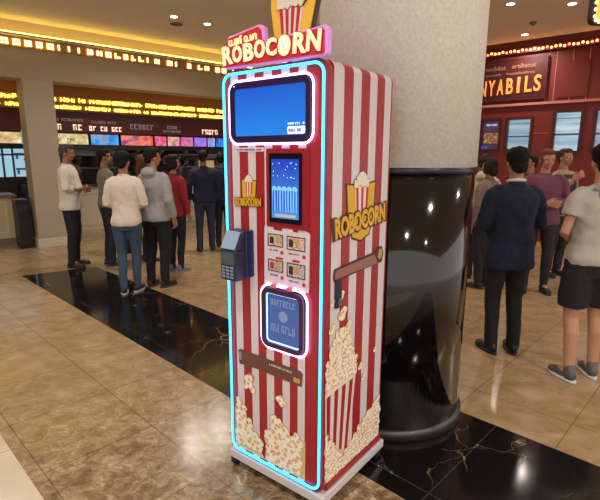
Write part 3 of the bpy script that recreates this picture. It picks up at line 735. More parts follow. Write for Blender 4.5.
on_front = lambda a, z, d: (a, -.0016-d, z)
on_side = lambda a, z, d: (W2+.0022+d, a, z)
def pile(x0, x1, z0, tops, r, seed):
    rnd = random.Random(seed); out = []; z = max(tops)
    while z > z0+r*.6:
        x = x0+r+rnd.uniform(0, r*.5)
        while x < x1-r*.9:
            u = (x-x0)/(x1-x0)*(len(tops)-1); j = min(int(u), len(tops)-2); top = tops[j]+(tops[j+1]-tops[j])*(u-j)
            if z < top: out.append((x, max(z+rnd.uniform(-.3, .3)*r, z0+r), r*rnd.uniform(.8, 1.15)))
            x += r*1.55*rnd.uniform(.9, 1.1)
        z -= r*1.35
    return out
kernels_print('popcorn_print', pile(-.262, -.05, .135, [.42, .40, .34, .27, .22, .19], .023, 1), on_front, [(-.262, .13), (-.06, .13), (-.09, .18), (-.17, .27), (-.262, .35)])
kernels_print('popcorn_print', pile(-.06, .195, .135, [.22, .30, .40, .40, .35, .33, .37, .38], .023, 2), on_front, [(-.06, .13), (.195, .13), (.195, .33), (.10, .30), (0, .30), (-.05, .19)])
kernels_print('popcorn_print', [(-.17, .53, .020), (-.145, .545, .019), (-.155, .505, .021), (-.18, .49, .018), (-.135, .48, .016)], on_front)
kernels_print('popcorn_print', [(.035, .49, .018), (.058, .478, .019), (.05, .50, .014)], on_front)
buck = mat('pale bucket print', srgb(228, 212, 206), .45)
bx = [(.02, .24), (.215, .20), (.262, .60), (.012, .58)]
print_side('bucket_print', bx, buck, 0)
for k in range(4):
    a0, a1 = .02+.195*(k+.15)/4, .02+.195*(k+.62)/4; b0, b1 = .012+.25*(k+.15)/4, .012+.25*(k+.62)/4
    print_side('bucket_stripe', [(a0, .22), (a1, .22), (b1, .58+.02*b1), (b0, .58+.02*b0)], red_p, 1)
print_side('bucket_rim', [(.008, .575), (.268, .6), (.272, .635), (.008, .605)], mat('cream rim print', srgb(238, 226, 206), .45), 2)
kernels_print('popcorn_print', pile(.004, .275, .60, [.70, .80, .86, .88, .84, .76, .66], .016, 8), on_side, [(.02, .60), (.26, .62), (.22, .72), (.13, .80), (.04, .72)])
kernels_print('popcorn_print', pile(.008, .528, .150, [.40, .32, .22, .26, .30, .33, .36, .40], .016, 5), on_side, [(.014, .148), (.52, .148), (.52, .33), (.30, .24), (.15, .19), (.014, .28)])
for i, (a, z, r_) in enumerate(((.05, .88, .025), (.13, .93, .035), (.12, 1.02, .022), (.05, 1.0, .018), (.18, .86, .028), (.30, .62, .02), (.33, .55, .018), (.44, .66, .016), (.46, .78, .012))):
    kernels_print('popcorn_print', [(a, z, r_*.8), (a+r_*.5, z+r_*.5, r_*.6)], on_side)
# logo badge: yellow shield, plain striped popcorn box, lettering
yel = mat('logo yellow', srgb(226, 172, 40), .4); brn = mat('logo outline brown', srgb(70, 34, 24), .4); crm = mat('logo cream', srgb(235, 225, 210), .4)
def badge(root_name, parent, emit=False):
    r = empty(root_name); r.parent = parent
    return r
def make_badge(parent, loc, rot, s, zs=1.0, lz=-.25, ls=.30):
    """s = width of the lettering; everything is drawn around the origin"""
    def k(pts): return [(x*s, z*s*zs) for x, z in pts]
    sh = [(-.27, .36), (-.12, .34), (.12, .34), (.27, .36), (.24, -.10), (.16, -.30), (.0, -.36), (-.16, -.30), (-.24, -.10)]
    back = MB().prism(k([(x*1.10, z*1.07+.0) for x, z in sh]), -.0008, 0).obj('logo_badge', brn, parent, loc=loc, rot=rot)
    MB().prism(k(sh), -.0016, -.0008).obj('shield', yel, back)
    MB().prism(k([(-.10, -.05), (.10, -.05), (.13, .34), (-.13, .34)]), -.0024, -.0016).obj('popcorn_box', crm, back)
    for a in (-.09, -.01, .07): MB().prism(k([(a, -.05), (a+.035, -.05), (a*1.3+.046, .34), (a*1.3, .34)]), -.003, -.0024).obj('box_stripe', inkr, back)
    for i, (a, z, q) in enumerate(((-.10, .36, .055), (.0, .38, .06), (.09, .36, .055), (-.05, .43, .05), (.05, .43, .05), (0, .47, .04))):
        MB().prism(k(bumpy(a, z, q*1.12, q*1.12, 20, 4, .2, i)), -.0028-.0001*i, -.0024).obj('kernel_outline', brn, back)
        MB().prism(k(bumpy(a, z, q, q, 20, 4, .2, i)), -.0036-.0001*i, -.0028).obj('kernel', crm, back)
    text_obj('lettering_outline', 'ROBOCORN', s*ls, brn, back, (0, -.0052, lz*s), (PI/2, D(-4), 0), ext=.0004, off=s*.030, width=s*1.06)
    text_obj('lettering', 'ROBOCORN', s*ls, yel, back, (0, -.0066, lz*s), (PI/2, D(-4), 0), ext=.0006, off=s*.012, width=s*.98)
    return back
make_badge(VM, (-.137, -.0016, 1.452), (0, math.radians(2), 0), .165)
make_badge(VM, (W2+.0008, .27, 1.375), (0, math.radians(-1), PI/2), .44, .80, -.09, .25)
# smeared brown ribbons
rib = mat('brown ribbon', srgb(110, 66, 60), .4); rib2 = mat('lighter brown', srgb(150, 104, 92), .4); ylw = mat('dull yellow print', srgb(200, 150, 70), .4)
fr = MB().prism([(-.228, .668), (-.215, .678), (.165, .672), (.178, .66), (.172, .60), (.155, .598), (-.10, .604), (-.222, .598)], -.0035, -.0015).obj('ribbon_label', rib, VM)
scribble(fr, -.02, .12, .648, .657, crm, 'faint_writing', -.0046, 12)
MB().prism(rrect(.125, .165, .610, .634, .006), -.0045, -.0035).obj('yellow_mark', ylw, fr)
MB().prism(rrect(-.224, -.205, .62, .664, .006), -.0045, -.0035).obj('grey_end', mat('grey end', srgb(150, 130, 140), .4), fr)
sd = print_side('ribbon_label', [(.052, 1.115), (.062, 1.150), (.16, 1.158), (.40, 1.172), (.43, 1.19), (.475, 1.19), (.495, 1.15), (.480, 1.11), (.20, 1.100), (.062, 1.094)], brn, 1)
print_side('ribbon_face', [(.065, 1.112), (.072, 1.142), (.40, 1.16), (.44, 1.11), (.20, 1.108), (.07, 1.102)], rib2, 2)
print_side('ribbon_corner', [(.435, 1.14), (.445, 1.18), (.472, 1.178), (.48, 1.15), (.462, 1.125)], ylw, 3)
# lock handle on the side
hd = MB().box(W2+.001, W2+.012, .068, .112, .975, 1.10).obj('side_lock', mat('dark blue lock plate', srgb(24, 30, 62), .3), VM, bevel=.003)
MB().box(W2+.012, W2+.018, .080, .100, .985, 1.02).obj('lock_slot', mat('steel lock', srgb(120, 124, 136), .3, .7), hd)
# card terminal on its bracket
dkb = mat('navy bracket', srgb(20, 34, 84), .35)
ct = MB().prism([(-.225, 1.075), (-.112, 1.065), (-.112, 1.285), (-.225, 1.285)], -.05, 0).obj('card_terminal', dkb, VM, bevel=.005)
tb = MB(); 
tb.rings([[(x, y, z) for x, y in ((-.235, -.125), (-.135, -.125), (-.135, -.05), (-.235, -.05))] for z in (1.06, 1.20)])
tb.rings([[(x, y, z) for x, y in ((-.235, -.125+d), (-.135, -.125+d), (-.135, -.04), (-.235, -.04))] for z, d in ((1.20, 0), (1.285, .06))])
tb.v = [(x+.016, y*.86-.004, z) for x, y, z in tb.v]
tb.obj('terminal_body', mat('slate plastic', srgb(34, 42, 66), .3), ct, bevel=.004)
MB().prism(rrect(-.210, -.128, 1.135, 1.192, .003), -.1145, -.1115).obj('terminal_screen', mat('grey lcd', srgb(78, 92, 96), .2), ct)
for r_ in range(4):
    for c_ in range(3):
        MB().prism(rrect(-.208+c_*.027, -.188+c_*.027, 1.072+r_*.015, 1.082+r_*.015, .002), -.1155, -.1115).obj('key', mat('pale keys', srgb(130, 140, 168), .4) if (r_, c_) == (0, 0) else bpy.data.materials['pale keys'], ct)
MB().add([(-.214, -.109, 1.205), (-.126, -.109, 1.205), (-.126, -.070, 1.280), (-.214, -.070, 1.280), (-.214, -.113, 1.208), (-.126, -.113, 1.208), (-.126, -.074, 1.284), (-.214, -.074, 1.284)],
         [(0, 1, 2, 3), (7, 6, 5, 4), (0, 4, 5, 1), (1, 5, 6, 2), (2, 6, 7, 3), (3, 7, 4, 0)]).obj('receipt_cover', mat('pale blue cover', srgb(150, 176, 205), .3), ct)
# base plinth and castors
MB().box(-.302, .305, -.016, .565, .052, .098).obj('base_plinth', mat('off white plinth', srgb(206, 200, 204), .4), VM, bevel=.006)
MB().box(-.298, .301, -.012, .561, .060, .066).obj('plinth_groove', mat('grey groove', srgb(120, 116, 122), .4), VM)
for x in (-.278, .278):
    for y in (.012, .52):
        w_ = MB().rings([[(x+dx, y+.024*math.cos(a), .026+.024*math.sin(a)) for a in (2*PI*j/20 for j in range(20))] for dx in (-.013, .013)]).obj('castor', mat('blue black wheel', srgb(20, 30, 52), .4), VM)
        MB().prism([(x-.02, .02), (x-.015, .02), (x-.015, .052), (x+.015, .052), (x+.015, .02), (x+.02, .02), (x+.02, .056), (x-.02, .056)], y-.018, y+.018).obj('fork', mat('dark fork', srgb(30, 36, 50), .4), w_)
# topper sign
signred = mat('lit red sign board', srgb(196, 36, 50), .4, emit=srgb(196, 30, 40), es=.22)
edge_pink = mat('pink sign edge', srgb(215, 150, 205), .35, emit=srgb(200, 120, 220), es=.35)
tp = MB().prism([(-.262, 2.0), (-.25, 1.995), (.288, 1.989), (.300, 1.995), (.300, 2.085), (.288, 2.096), (.10, 2.086), (.06, 2.075), (-.015, 2.072), (-.02, 2.135), (-.04, 2.148), (-.225, 2.124), (-.238, 2.112), (-.24, 2.09), (-.258, 2.082)], -.022, .008).obj('sign_board', edge_pink, VM, bevel=.004)
# red face, slightly smaller and proud of the board
MB().prism([(-.255, 2.004), (-.246, 2.0), (.280, 1.994), (.288, 1.999), (.288, 2.076), (.280, 2.086), (.10, 2.076), (.06, 2.066), (-.024, 2.064), (-.03, 2.125), (-.044, 2.136), (-.218, 2.114), (-.230, 2.104), (-.232, 2.083), (-.25, 2.076)], -.030, -.022).obj('sign_face', signred, tp)
letm = mat('lit cream letters', srgb(235, 205, 160), emit=(1, .76, .48, 1), es=.62)
oran = mat('dark red letter edge', srgb(150, 30, 40), .4)
word = 'ROBOCORN'; cxs = [-.224, -.160, -.096, -.030, .034, .102, .174, .246]
for i, ch in enumerate(word):
    zc = 2.041+(.004 if i in (3, 4) else 0); hgt = (.104, .088, .094, .092, .088, .104, .102, .104)[i]; wd = (.060, .055, .057, .058, .056, .063, .064, .066)[i]
    rot = (PI/2, math.radians((i-3.5)*1.5), 0)
    text_obj('letter_outline', ch, hgt, oran, tp, (cxs[i], -.031, zc), rot, ext=.0015, off=.0065, width=wd+.007)
    text_obj('letter', ch, hgt, letm, tp, (cxs[i], -.035, zc), rot, ext=.003, off=.0034, width=wd)
MB().prism(bumpy(.102, 2.041, .022, .030, 30, 3, .05, 2), -.036, -.030).obj('popped_kernel', mat('lit kernel', srgb(250, 236, 205), .4, emit=srgb(250, 230, 190), es=.8), tp)
MB().tube([(.094, -.037, 2.054), (.102, -.037, 2.046), (.10, -.037, 2.034), (.112, -.037, 2.028)], .0012, 6).obj('kernel_line', brn, tp)
# small script line on the tab
scr = mat('cream script', srgb(250, 225, 160), .4, emit=srgb(250, 215, 140), es=.9)
text_obj('script_lettering', 'น.ฮุก์ ด.ษา', .040, scr, tp, (-.130, -.032, 2.098), (PI/2, math.radians(-3), 0), ext=.0015, off=.0012, width=.165)
# shield on top with a plain popcorn box
sh = MB().prism([(0.0150, 2.06), (0.1950, 2.066), (0.2320, 2.20), (0.2450, 2.34), (-0.0100, 2.33), (-0.0120, 2.20)], .012, .032).obj('sign_shield', brn, VM, bevel=.003)
lity = mat('lit yellow shield', srgb(226, 180, 70), .4, emit=srgb(220, 165, 50), es=.18)
MB().prism([(0.0220, 2.066), (0.1880, 2.072), (0.2220, 2.20), (0.2340, 2.33), (0.0000, 2.32), (-0.0020, 2.20)], .006, .012).obj('shield_face', lity, sh)
MB().prism([(0.0650, 2.06), (0.1450, 2.06), (0.1700, 2.20), (0.0500, 2.20)], -.001, .006).obj('popcorn_box', crm, sh)
for k in range(4): MB().prism([(.065+k*.021, 2.06), (.075+k*.021, 2.06), (.067+k*.031, 2.20), (.050+k*.031, 2.20)], -.003, -.001).obj('box_stripe', inkr, sh)
for i, (a, z, q) in enumerate(((.09, 2.21, .022), (.12, 2.215, .026), (.155, 2.215, .026), (.19, 2.21, .022), (.11, 2.245, .024), (.15, 2.25, .025), (.18, 2.24, .02), (.13, 2.275, .022))):
    MB().prism(bumpy(a-.03, z, q*1.1, q*1.1, 24, 4, .18, i), -.002-.0003*i, .004).obj('kernel_outline', brn, sh)
    MB().prism(bumpy(a-.03, z, q, q, 24, 4, .18, i), -.0045-.0003*i, -.002).obj('kernel', crm, sh)
for x in (.08, .19): MB().box(x, x+.02, .012, .03, 1.985, 2.07).obj('shield_bracket', mat('bracket steel', srgb(110, 110, 116), .3, .6), VM)
# lamp behind the topper: glowing blue spill unit on the roof
rl = MB().tube([(.05, .02, 2.0), (.26, .02, 2.0)], .006, 8).obj('roof_light', mat('blue roof tube', (.3, .5, 1, 1), emit=(.15, .4, 1, 1), es=4), VM, True)

# ------------------------------------------------------------------ people
exec_people = True
skin_m = {}
def skin(c):
    if c not in skin_m:
        m = mat('skin %d %d %d' % c, srgb(*c), .55)
        m.node_tree.nodes['Principled BSDF'].inputs['Subsurface Weight'].default_value = .08
        skin_m[c] = m
    return skin_m[c]
eye_w = mat('eye white', srgb(225, 220, 214), .2); iris_m = mat('dark iris', srgb(40, 26, 18), .2); lip_m = mat('lips', srgb(160, 84, 76), .45)
def cloth(name, c, rough=.85, bs=220, var=.08, vs=7): return mat(name, srgb(*c), rough, bump=.25, bscale=bs, var=var, vscale=vs)

def remesh(mb, voxel, name, m, parent, S=1.0, sm=4, folds=0, fscale=9, flat=None, fz=1.0, seed=0):
    me = bpy.data.meshes.new('tmp'); me.from_pydata([tuple(Vector(v)*S) for v in mb.v], [], mb.f)
    bm = bmesh.new(); bm.from_mesh(me); bmesh.ops.recalc_face_normals(bm, faces=bm.faces); bm.to_mesh(me); bm.free()
    o = bpy.data.objects.new('tmp', me); C.objects.link(o)
    r = o.modifiers.new('r', 'REMESH'); r.mode = 'VOXEL'; r.voxel_size = voxel
    if sm:
        s = o.modifiers.new('s', 'SMOOTH'); s.iterations = sm; s.factor = .5
    bpy.context.view_layer.update()
    me2 = bpy.data.meshes.new_from_object(o.evaluated_get(bpy.context.evaluated_depsgraph_get()))
    bpy.data.objects.remove(o); bpy.data.meshes.remove(me)
    if folds:
        nrm = [v.normal.copy() for v in me2.vertices]
        for v, nn in zip(me2.vertices, nrm):
            p = v.co
            d = noise.noise(Vector((p.x*fscale+seed*7, p.y*fscale, p.z*fscale*fz)))+.5*noise.noise(Vector((p.x*fscale*2.3, p.y*fscale*2.3+seed*3, p.z*fscale*2*fz)))
            v.co = p+nn*d*folds
    if flat is not None:
        for v in me2.vertices:
            if v.co.z < flat: v.co.z = flat
    me2.materials.clear(); me2.materials.append(m)
    me2.polygons.foreach_set('use_smooth', [True]*len(me2.polygons)); me2.name = name
    ob = bpy.data.objects.new(name, me2); C.objects.link(ob)
    if parent: ob.parent = parent
    return ob

def torso_mb(mb, prof, seg=28):
    rs = []
    for z, rx, ry, cy in prof:
        ring = []
        for j in range(seg):
            a = 2*PI*j/seg; c, s = math.cos(a), math.sin(a)
            ring.append((rx*math.copysign(abs(c)**.85, c), cy+ry*math.copysign(abs(s)**.85, s), z))
        rs.append(ring)
    mb.rings(rs)

ARMS = {
 'down':   lambda s: [(s*.188, -.01, 1.40), (s*.235, -.035, 1.13), (s*.232, .05, .885)],
 'back':   lambda s: [(s*.188, -.01, 1.40), (s*.250, -.08, 1.14), (s*.215, -.02, .90)],
 'front':  lambda s: [(s*.188, -.005, 1.40), (s*.235, -.01, 1.13), (s*.09, .20, 1.08)],
 'cross':  lambda s: [(s*.188, .0, 1.40), (s*.235, .02, 1.14), (s*-.01, .20, 1.13)],
 'fwd':    lambda s: [(s*.188, .0, 1.40), (s*.225, .03, 1.13), (s*.17, .26, 1.05)],
 'up':     lambda s: [(s*.188, .0, 1.40), (s*.240, .12, 1.20), (s*.13, .27, 1.36)],
 'pocket': lambda s: [(s*.188, -.01, 1.40), (s*.255, -.06, 1.14), (s*.195, .03, .95)],
}
def hand(mb, wrist, elbow, side, curl=.35, k=1.0):
    W = Vector(wrist); d = (W-Vector(elbow)).normalized()
    up = Vector((0, 0, 1)) if abs(d.z) < .8 else Vector((0, 1, 0))
    # spread axis: thumb side faces forward when hanging, upward when raised
    t = (up-d*up.dot(d)).normalized(); nrm = d.cross(t)*side   # nrm points away from the palm (outwards)
    palm = -nrm*(-1 if side > 0 else -1)
    inn = -nrm if nrm.x*side > 0 else nrm
    for q, o in enumerate((.030, .010, -.010, -.029)):
        mb.limb([W+t*o*.5*k, W+d*.045*k+t*o*.85*k, W+d*.088*k+t*o*k], [.017*k, .0155*k, .0125*k], 8)
    for q, (o, L) in enumerate(((.0335, .070), (.0115, .080), (-.0115, .074), (-.033, .058))):
        p0 = W+d*.085*k+t*o*k; dd = d
        pts = [p0]; a = 0
        for seg in (.42, .32, .26):
            a += curl*(1+.15*q)
            dd = (d*math.cos(a)+inn*math.sin(a)).normalized(); pts.append(pts[-1]+dd*L*seg*k+t*.0016*(1.5-q)*k)
        mb.limb(pts, [.0105*k, .0095*k, .0088*k, .0075*k], 8)
    b0 = W+d*.022*k+t*.024*k; b1 = b0+(d*.6+t*.75+inn*.35).normalized()*.040*k; b2 = b1+(d*.9+t*.25+inn*.45).normalized()*.032*k
    mb.limb([b0, b1, b2], [.0165*k, .013*k, .0095*k], 8)

def person(pos, rot, H, label, top='sweater', topc=(200, 200, 200), bottom='trousers', botc=(20, 22, 30), hair='short', hairc=(18, 15, 14),
           sk=(176, 128, 98), arms=('down', 'down'), head=(0, 0), stance=.0, wide=1.0, shoec=(30, 28, 28), sole=(40, 38, 38), step=0.0, near=True, seed=0, topname='sweater', botname='trousers', belly=0, lean=0):
    S = H/1.75
    vx = .006 if near else .009
    aL = ARMS[arms[0]](-1); aR = ARMS[arms[1]](1)
    fx = .095+stance
    legs = {-1: [(-.088, 0, .90), (-(.088+fx)/2-.004, .018-step*.4, .49), (-fx, -.025-step, .085)],
            1: [(.088, 0, .90), ((.088+fx)/2+.004, .018+step*.5, .49), (fx, -.025+step, .085)]}
    w = wide
    # ---- body (one continuous surface)
    mb = MB()
    torso_mb(mb, [(.84, .135*w, .085, -.005), (.95, .155*w, .10, -.01), (1.05, .130*w, .088, 0), (1.15, .125*w, .085+belly*.6, .0+belly*.4), (1.28, .145*w, .095, 0), (1.36, .135*w, .075, -.008), (1.41, .10*w, .058, -.012), (1.46, .055, .048, -.014)])
    for s, a in ((-1, aL), (1, aR)):
        a = [(a[0][0]*w-s*.028, a[0][1], a[0][2]-.012), (a[1][0]*w, a[1][1], a[1][2]), (a[2][0]*(w if abs(a[2][0]) > .15 else 1), a[2][1], a[2][2])]
        e, wr = Vector(a[1]), Vector(a[2]); mid = e+(wr-e)*.3
        mb.limb([a[0], e, mid, wr], [.040, .032, .036, .023], 12)
        hand(mb, wr, e, s)
        l = legs[s]; h_, k_, f_ = (Vector(q) for q in l)
        calf = k_+(f_-k_)*.3+Vector((0, -.022, 0)); th = h_+(k_-h_)*.4
        q_ = 1.0 if bottom == 'shorts' else .72
        mb.limb([h_, th, k_, calf, f_], [.080*q_, .074*q_, .052*q_, .054*q_, .034*(q_+1)/2], 14)
        mb.limb([f_, f_+Vector((s*.02, .10, -.035))], [.036, .026], 10)
    hc = Vector((0, .0, 0)); hm = MB()
    hm.ell((0, -.008, 1.662), (.074, .092, .084), 22)
    hm.ell((0, .028, 1.595), (.054, .060, .062), 18)
    hm.ell((0, .062, 1.562), (.026, .022, .020), 12)
    hm.limb([(0, .080, 1.640), (0, .098, 1.612)], [.010, .0145], 8)
    for s in (-1, 1):
        hm.ell((s*.074, -.006, 1.622), (.010, .020, .031), 12)
        hm.ell((s*.034, .058, 1.604), (.022, .022, .024), 10)
        hm.limb([(s*.012, .080, 1.657), (s*.046, .070, 1.656)], [.008, .007], 8)
        hm.ell((s*.0085, .096, 1.608), (.008, .008, .007), 8)
    Rh = Matrix.Translation((0, -.01, 1.52)) @ Matrix.Rotation(head[0], 4, 'Z') @ Matrix.Rotation(head[1], 4, 'X') @ Matrix.Translation((0, .01, -1.52))
    def hx(m_): m_.v = [tuple(Rh @ Vector(v)) for v in m_.v]; return m_
    hx(hm)
    mb.limb([(0, -.022, 1.40), (0, -.014, 1.50), Rh @ Vector((0, -.008, 1.585))], [.064, .054, .052], 14)
    mb.add(hm.v, hm.f)
    if lean:
        pass
    body = remesh(mb, vx, 'person', skin(sk), None, S, 3, flat=.012)
    body.location = (pos[0], pos[1], 0); body.rotation_euler = (0, 0, rot)
    tag(body, label, 'person')
    # ---- face
    for s in (-1, 1):
        e = MB().ell((s*.029, .0765, 1.638), (.0125, .010, .0085), 12); hx(e).v = [tuple(Vector(v)*S) for v in e.v]
        eo = e.obj('eye', eye_w, body, True)
        i = MB().ell((s*.029, .0835, 1.638), (.0062, .0045, .0066), 10); hx(i).v = [tuple(Vector(v)*S) for v in i.v]
        i.obj('iris', iris_m, eo, True)
    l_ = MB().ell((0, .0865, 1.581), (.021, .009, .0042), 12).ell((0, .086, 1.574), (.018, .009, .005), 12); hx(l_).v = [tuple(Vector(v)*S) for v in l_.v]
    l_.obj('lips', lip_m, body, True)
    # ---- hair
    hb = MB()
    hairm = bpy.data.materials.get('hair %d %d %d' % hairc) or mat('hair %d %d %d' % hairc, srgb(*hairc), .75, bump=.15, bscale=120)
    hairm.node_tree.nodes['Principled BSDF'].inputs['Specular IOR Level'].default_value = .25
    if hair != 'bald':
        hb.ell((0, -.026, 1.676), (.083, .090, .086), 22)
        hb.ell((0, .022, 1.722), (.064, .060, .040), 18)
        hb.ell((0, -.066, 1.622), (.064, .040, .062), 16)
        if hair in ('short', 'full'):
            for s in (-1, 1): hb.ell((s*.068, -.012, 1.665), (.016, .040, .036), 10)
        if hair == 'full':
            hb.ell((0, -.02, 1.70), (.092, .098, .072), 20); hb.ell((0, -.07, 1.61), (.07, .038, .06), 14)
        if hair in ('bob', 'long'):
            for s in (-1, 1): hb.ell((s*.070, -.018, 1.625), (.027, .062, .082), 14)
            hb.ell((0, -.066, 1.60), (.080, .044, .090), 16)
        if hair == 'long': hb.ell((0, -.085, 1.50), (.075, .035, .12), 16)
        if hair == 'bun':
            hb.ell((0, -.115, 1.70), (.034, .032, .034), 12)
            for s in (-1, 1): hb.ell((s*.066, -.01, 1.655), (.018, .05, .05), 10)
    else:
        hb.ell((0, -.045, 1.645), (.082, .070, .052), 18)
    hx(hb)
    remesh(hb, .008, 'hair', hairm, body, S, 1, .005, 38, seed=seed)
    if hair == 'cap':
        pass
    # ---- bottoms
    bmm = cloth(botname+str(seed), botc, .8)
    tr = MB()
    torso_mb(tr, [(.80, .15*w, .11, 0), (.86, .172*w, .118, -.005), (.95, .172*w, .118, -.01), (1.03, .158*w, .108, 0), (1.06, .15*w, .10, 0)])
    for s in (-1, 1):
        h_, k_, f_ = (Vector(q) for q in legs[s])
        if bottom == 'shorts':
            kk = h_+(k_-h_)*.80
            tr.tube([h_+Vector((0, -.006, .03)), h_+(kk-h_)*.4, kk], [.104, .108, .104], 18)
        else:
            a = (.100, .088, .068, .060, .056) if bottom == 'trousers' else (.098, .082, .060, .056, .046)
            tr.tube([h_+Vector((0, -.006, .0)), h_+(k_-h_)*.45, k_, k_+(f_-k_)*.45+Vector((0, -.012, 0)), f_+Vector((0, 0, -.0)), f_+Vector((0, .006, -.035))], [a[0], a[1], a[2], a[3], a[4], a[4]+.002], 18)
    remesh(tr, .010, botname, bmm, body, S, 2, .007, 11, fz=.8, seed=seed)
    # ---- top
    tm = cloth(topname+str(seed), topc)
    tp_ = MB(); hem = {'tee': .90, 'sweater': .86, 'hoodie': .86, 'jacket': .76, 'shirt': .84}[top]; ex = {'tee': .016, 'sweater': .022, 'hoodie': .03, 'jacket': .030, 'shirt': .028}[top]
    torso_mb(tp_, [(hem, .172*w+ex*.8, .118+ex*.7, -.005), (hem+.05, .170*w+ex, .118+ex, -.008), (1.05, .146*w+ex, .100+ex, 0), (1.15, .140*w+ex, .096+ex+belly, belly*.6), (1.27, .156*w+ex, .104+ex, 0), (1.36, .172*w+ex*.7, .098+ex*.8, -.006), (1.42, .145*w, .084+ex*.5, -.010), (1.455, .088, .066, -.014), (1.478, .066, .058, -.014)])
    sl = {'tee': .55, 'sweater': 1.9, 'hoodie': 1.9, 'jacket': 1.93, 'shirt': 1.9}[top]
    if arms[0] == 'cross' and top == 'shirt': sl = 1.35
    for s, a in ((-1, aL), (1, aR)):
        a = [Vector((a[0][0]*w-s*.02, a[0][1], a[0][2]-.004)), Vector((a[1][0]*w, a[1][1], a[1][2])), Vector((a[2][0]*(w if abs(a[2][0]) > .15 else 1), a[2][1], a[2][2]))]
        if sl < 1:
            en = a[0]+(a[1]-a[0])*sl; tp_.tube([a[0]+Vector((-s*.095, 0, .030)), a[0]+Vector((-s*.045, 0, .018)), a[0]+Vector((-s*.006, 0, -.014)), a[0]+(a[1]-a[0])*.28, en], [.038, .050+ex*.3, .056+ex*.4, .058+ex*.4, .060+ex*.5], 18)
        else:
            en = a[1]+(a[2]-a[1])*min(1, sl-1)
            tp_.tube([a[0]+Vector((-s*.095, 0, .030)), a[0]+Vector((-s*.045, 0, .018)), a[0]+Vector((-s*.006, 0, -.014)), a[0]+(a[1]-a[0])*.28, a[0]+(a[1]-a[0])*.6, a[1], a[1]+(en-a[1])*.4, en], [.038, .050+ex*.3, .055+ex*.35, .054+ex*.4, .048+ex*.45, .044+ex*.5, .042+ex*.5, .034+ex*.35], 18)
    if top == 'hoodie':
        tp_.ell((0, -.105, 1.455), (.105, .050, .055), 16); tp_.ell((0, -.075, 1.49), (.085, .05, .04), 14)
    if top == 'jacket':
        tp_.ell((0, -.05, 1.47), (.078, .045, .022), 14)
        for s in (-1, 1): tp_.ell((s*.150*w, -.01, 1.400), (.06, .06, .034), 12)
    tb_ = remesh(tp_, .010, topname, tm, body, S, 6, .008, 9, fz=1.2, seed=seed)
    if top == 'jacket':
        cl = MB().tube([(0.066*math.cos(a), -.016+.056*math.sin(a), 1.492+.012*math.cos(a+PI/2)) for a in (2*PI*i/20 for i in range(20))], .013, 8, True)
        cl.v = [tuple(Vector(v)*S) for v in cl.v]; cl.obj('shirt_collar', mat('white collar', srgb(215, 215, 215), .7), body, True)
    if top == 'shirt':
        cl = MB().tube([(0.066*math.cos(a), -.016+.058*math.sin(a), 1.480-.010*math.sin(a)) for a in (2*PI*i/20 for i in range(20))], .011, 8, True)
        cl.v = [tuple(Vector(v)*S) for v in cl.v]; cl.obj('collar', tm, body, True)
    if top in ('sweater', 'tee'):
        cl = MB().tube([(0.062*math.cos(a), -.016+.056*math.sin(a), 1.474-.008*math.sin(a)) for a in (2*PI*i/20 for i in range(20))], .008, 8, True)
        cl.v = [tuple(Vector(v)*S) for v in cl.v]; cl.obj('neckband', tm, body, True)
    # ---- shoes
    shm = bpy.data.materials.get('shoe %d %d %d' % shoec) or mat('shoe %d %d %d' % shoec, srgb(*shoec), .5)
    slm = bpy.data.materials.get('sole %d %d %d' % sole) or mat('sole %d %d %d' % sole, srgb(*sole), .6)
    for s in (-1, 1):
        f_ = Vector(legs[s][2]); yaw = -s*.2
        Rz = Matrix.Rotation(yaw, 3, 'Z')
        q = MB(); q.ell((0, -.02, .055), (.041, .055, .052), 14); q.ell((0, .06, .045), (.043, .075, .040), 14); q.ell((0, .125, .035), (.044, .062, .030), 14); q.limb([(0, -.012, .07), (0, -.01, .105)], [.042, .040], 12)
        q.v = [tuple(Rz @ Vector(v)+Vector((f_.x, f_.y+.0, 0))) for v in q.v]
        so = remesh(q, .007, 'shoe', shm, body, S, 2, flat=.014)
        p_ = MB(); N = 24; out = []
        for i in range(N):
            a = 2*PI*i/N; y = .055+.138*math.sin(a); x = (.047+.004*math.sin(a))*math.cos(a)
            out.append(Rz @ Vector((x, y, 0))+Vector((f_.x, f_.y, 0)))
        p_.rings([[(v.x*S, v.y*S, z*S) for v in out] for z in (.001, .022)]); p_.obj('sole', slm, so, True)
    return body

D = math.radians
p_plaid = person((-3.32, 6.74), D(-80), 1.76, 'man in a white patterned shirt and dark trousers standing beside the pillar', 'shirt', (214, 204, 190), 'trousers', (20, 24, 38), 'short', (70, 62, 56), (150, 104, 80), ('cross', 'cross'), (0, -.1), .01, 1.04, (40, 28, 22), (30, 22, 18), near=True, seed=1, topname='shirt', belly=.03)
person((-2.83, 6.85), D(-55), 1.70, 'man in a grey green shirt standing between patterned shirt man and white sweater woman', 'tee', (112, 108, 92), 'trousers', (26, 28, 40), 'short', (22, 18, 18), (140, 98, 76), ('down', 'down'), (-.2, 0), 0, 1.0, (34, 30, 30), seed=2, topname='shirt')
person((-2.03, 5.41), D(6), 1.655, 'woman in a white sweater and blue jeans standing with her back turned', 'sweater', (226, 208, 196), 'slim', (60, 80, 106), 'full', (20, 15, 15), (170, 120, 92), ('front', 'front'), (-.15, 0), -.025, .95, (40, 40, 48), (190, 186, 186), step=.05, seed=3, botname='jeans')
person((-1.77, 5.68), D(-22), 1.70, 'man in a light grey hoodie and black trousers queueing next to the white sweater woman', 'hoodie', (160, 158, 160), 'trousers', (18, 18, 24), 'short', (18, 15, 16), (168, 118, 90), ('front', 'down'), (-.5, 0), 0, 1.02, (34, 32, 36), (60, 58, 60), step=.02, seed=4, topname='hoodie')
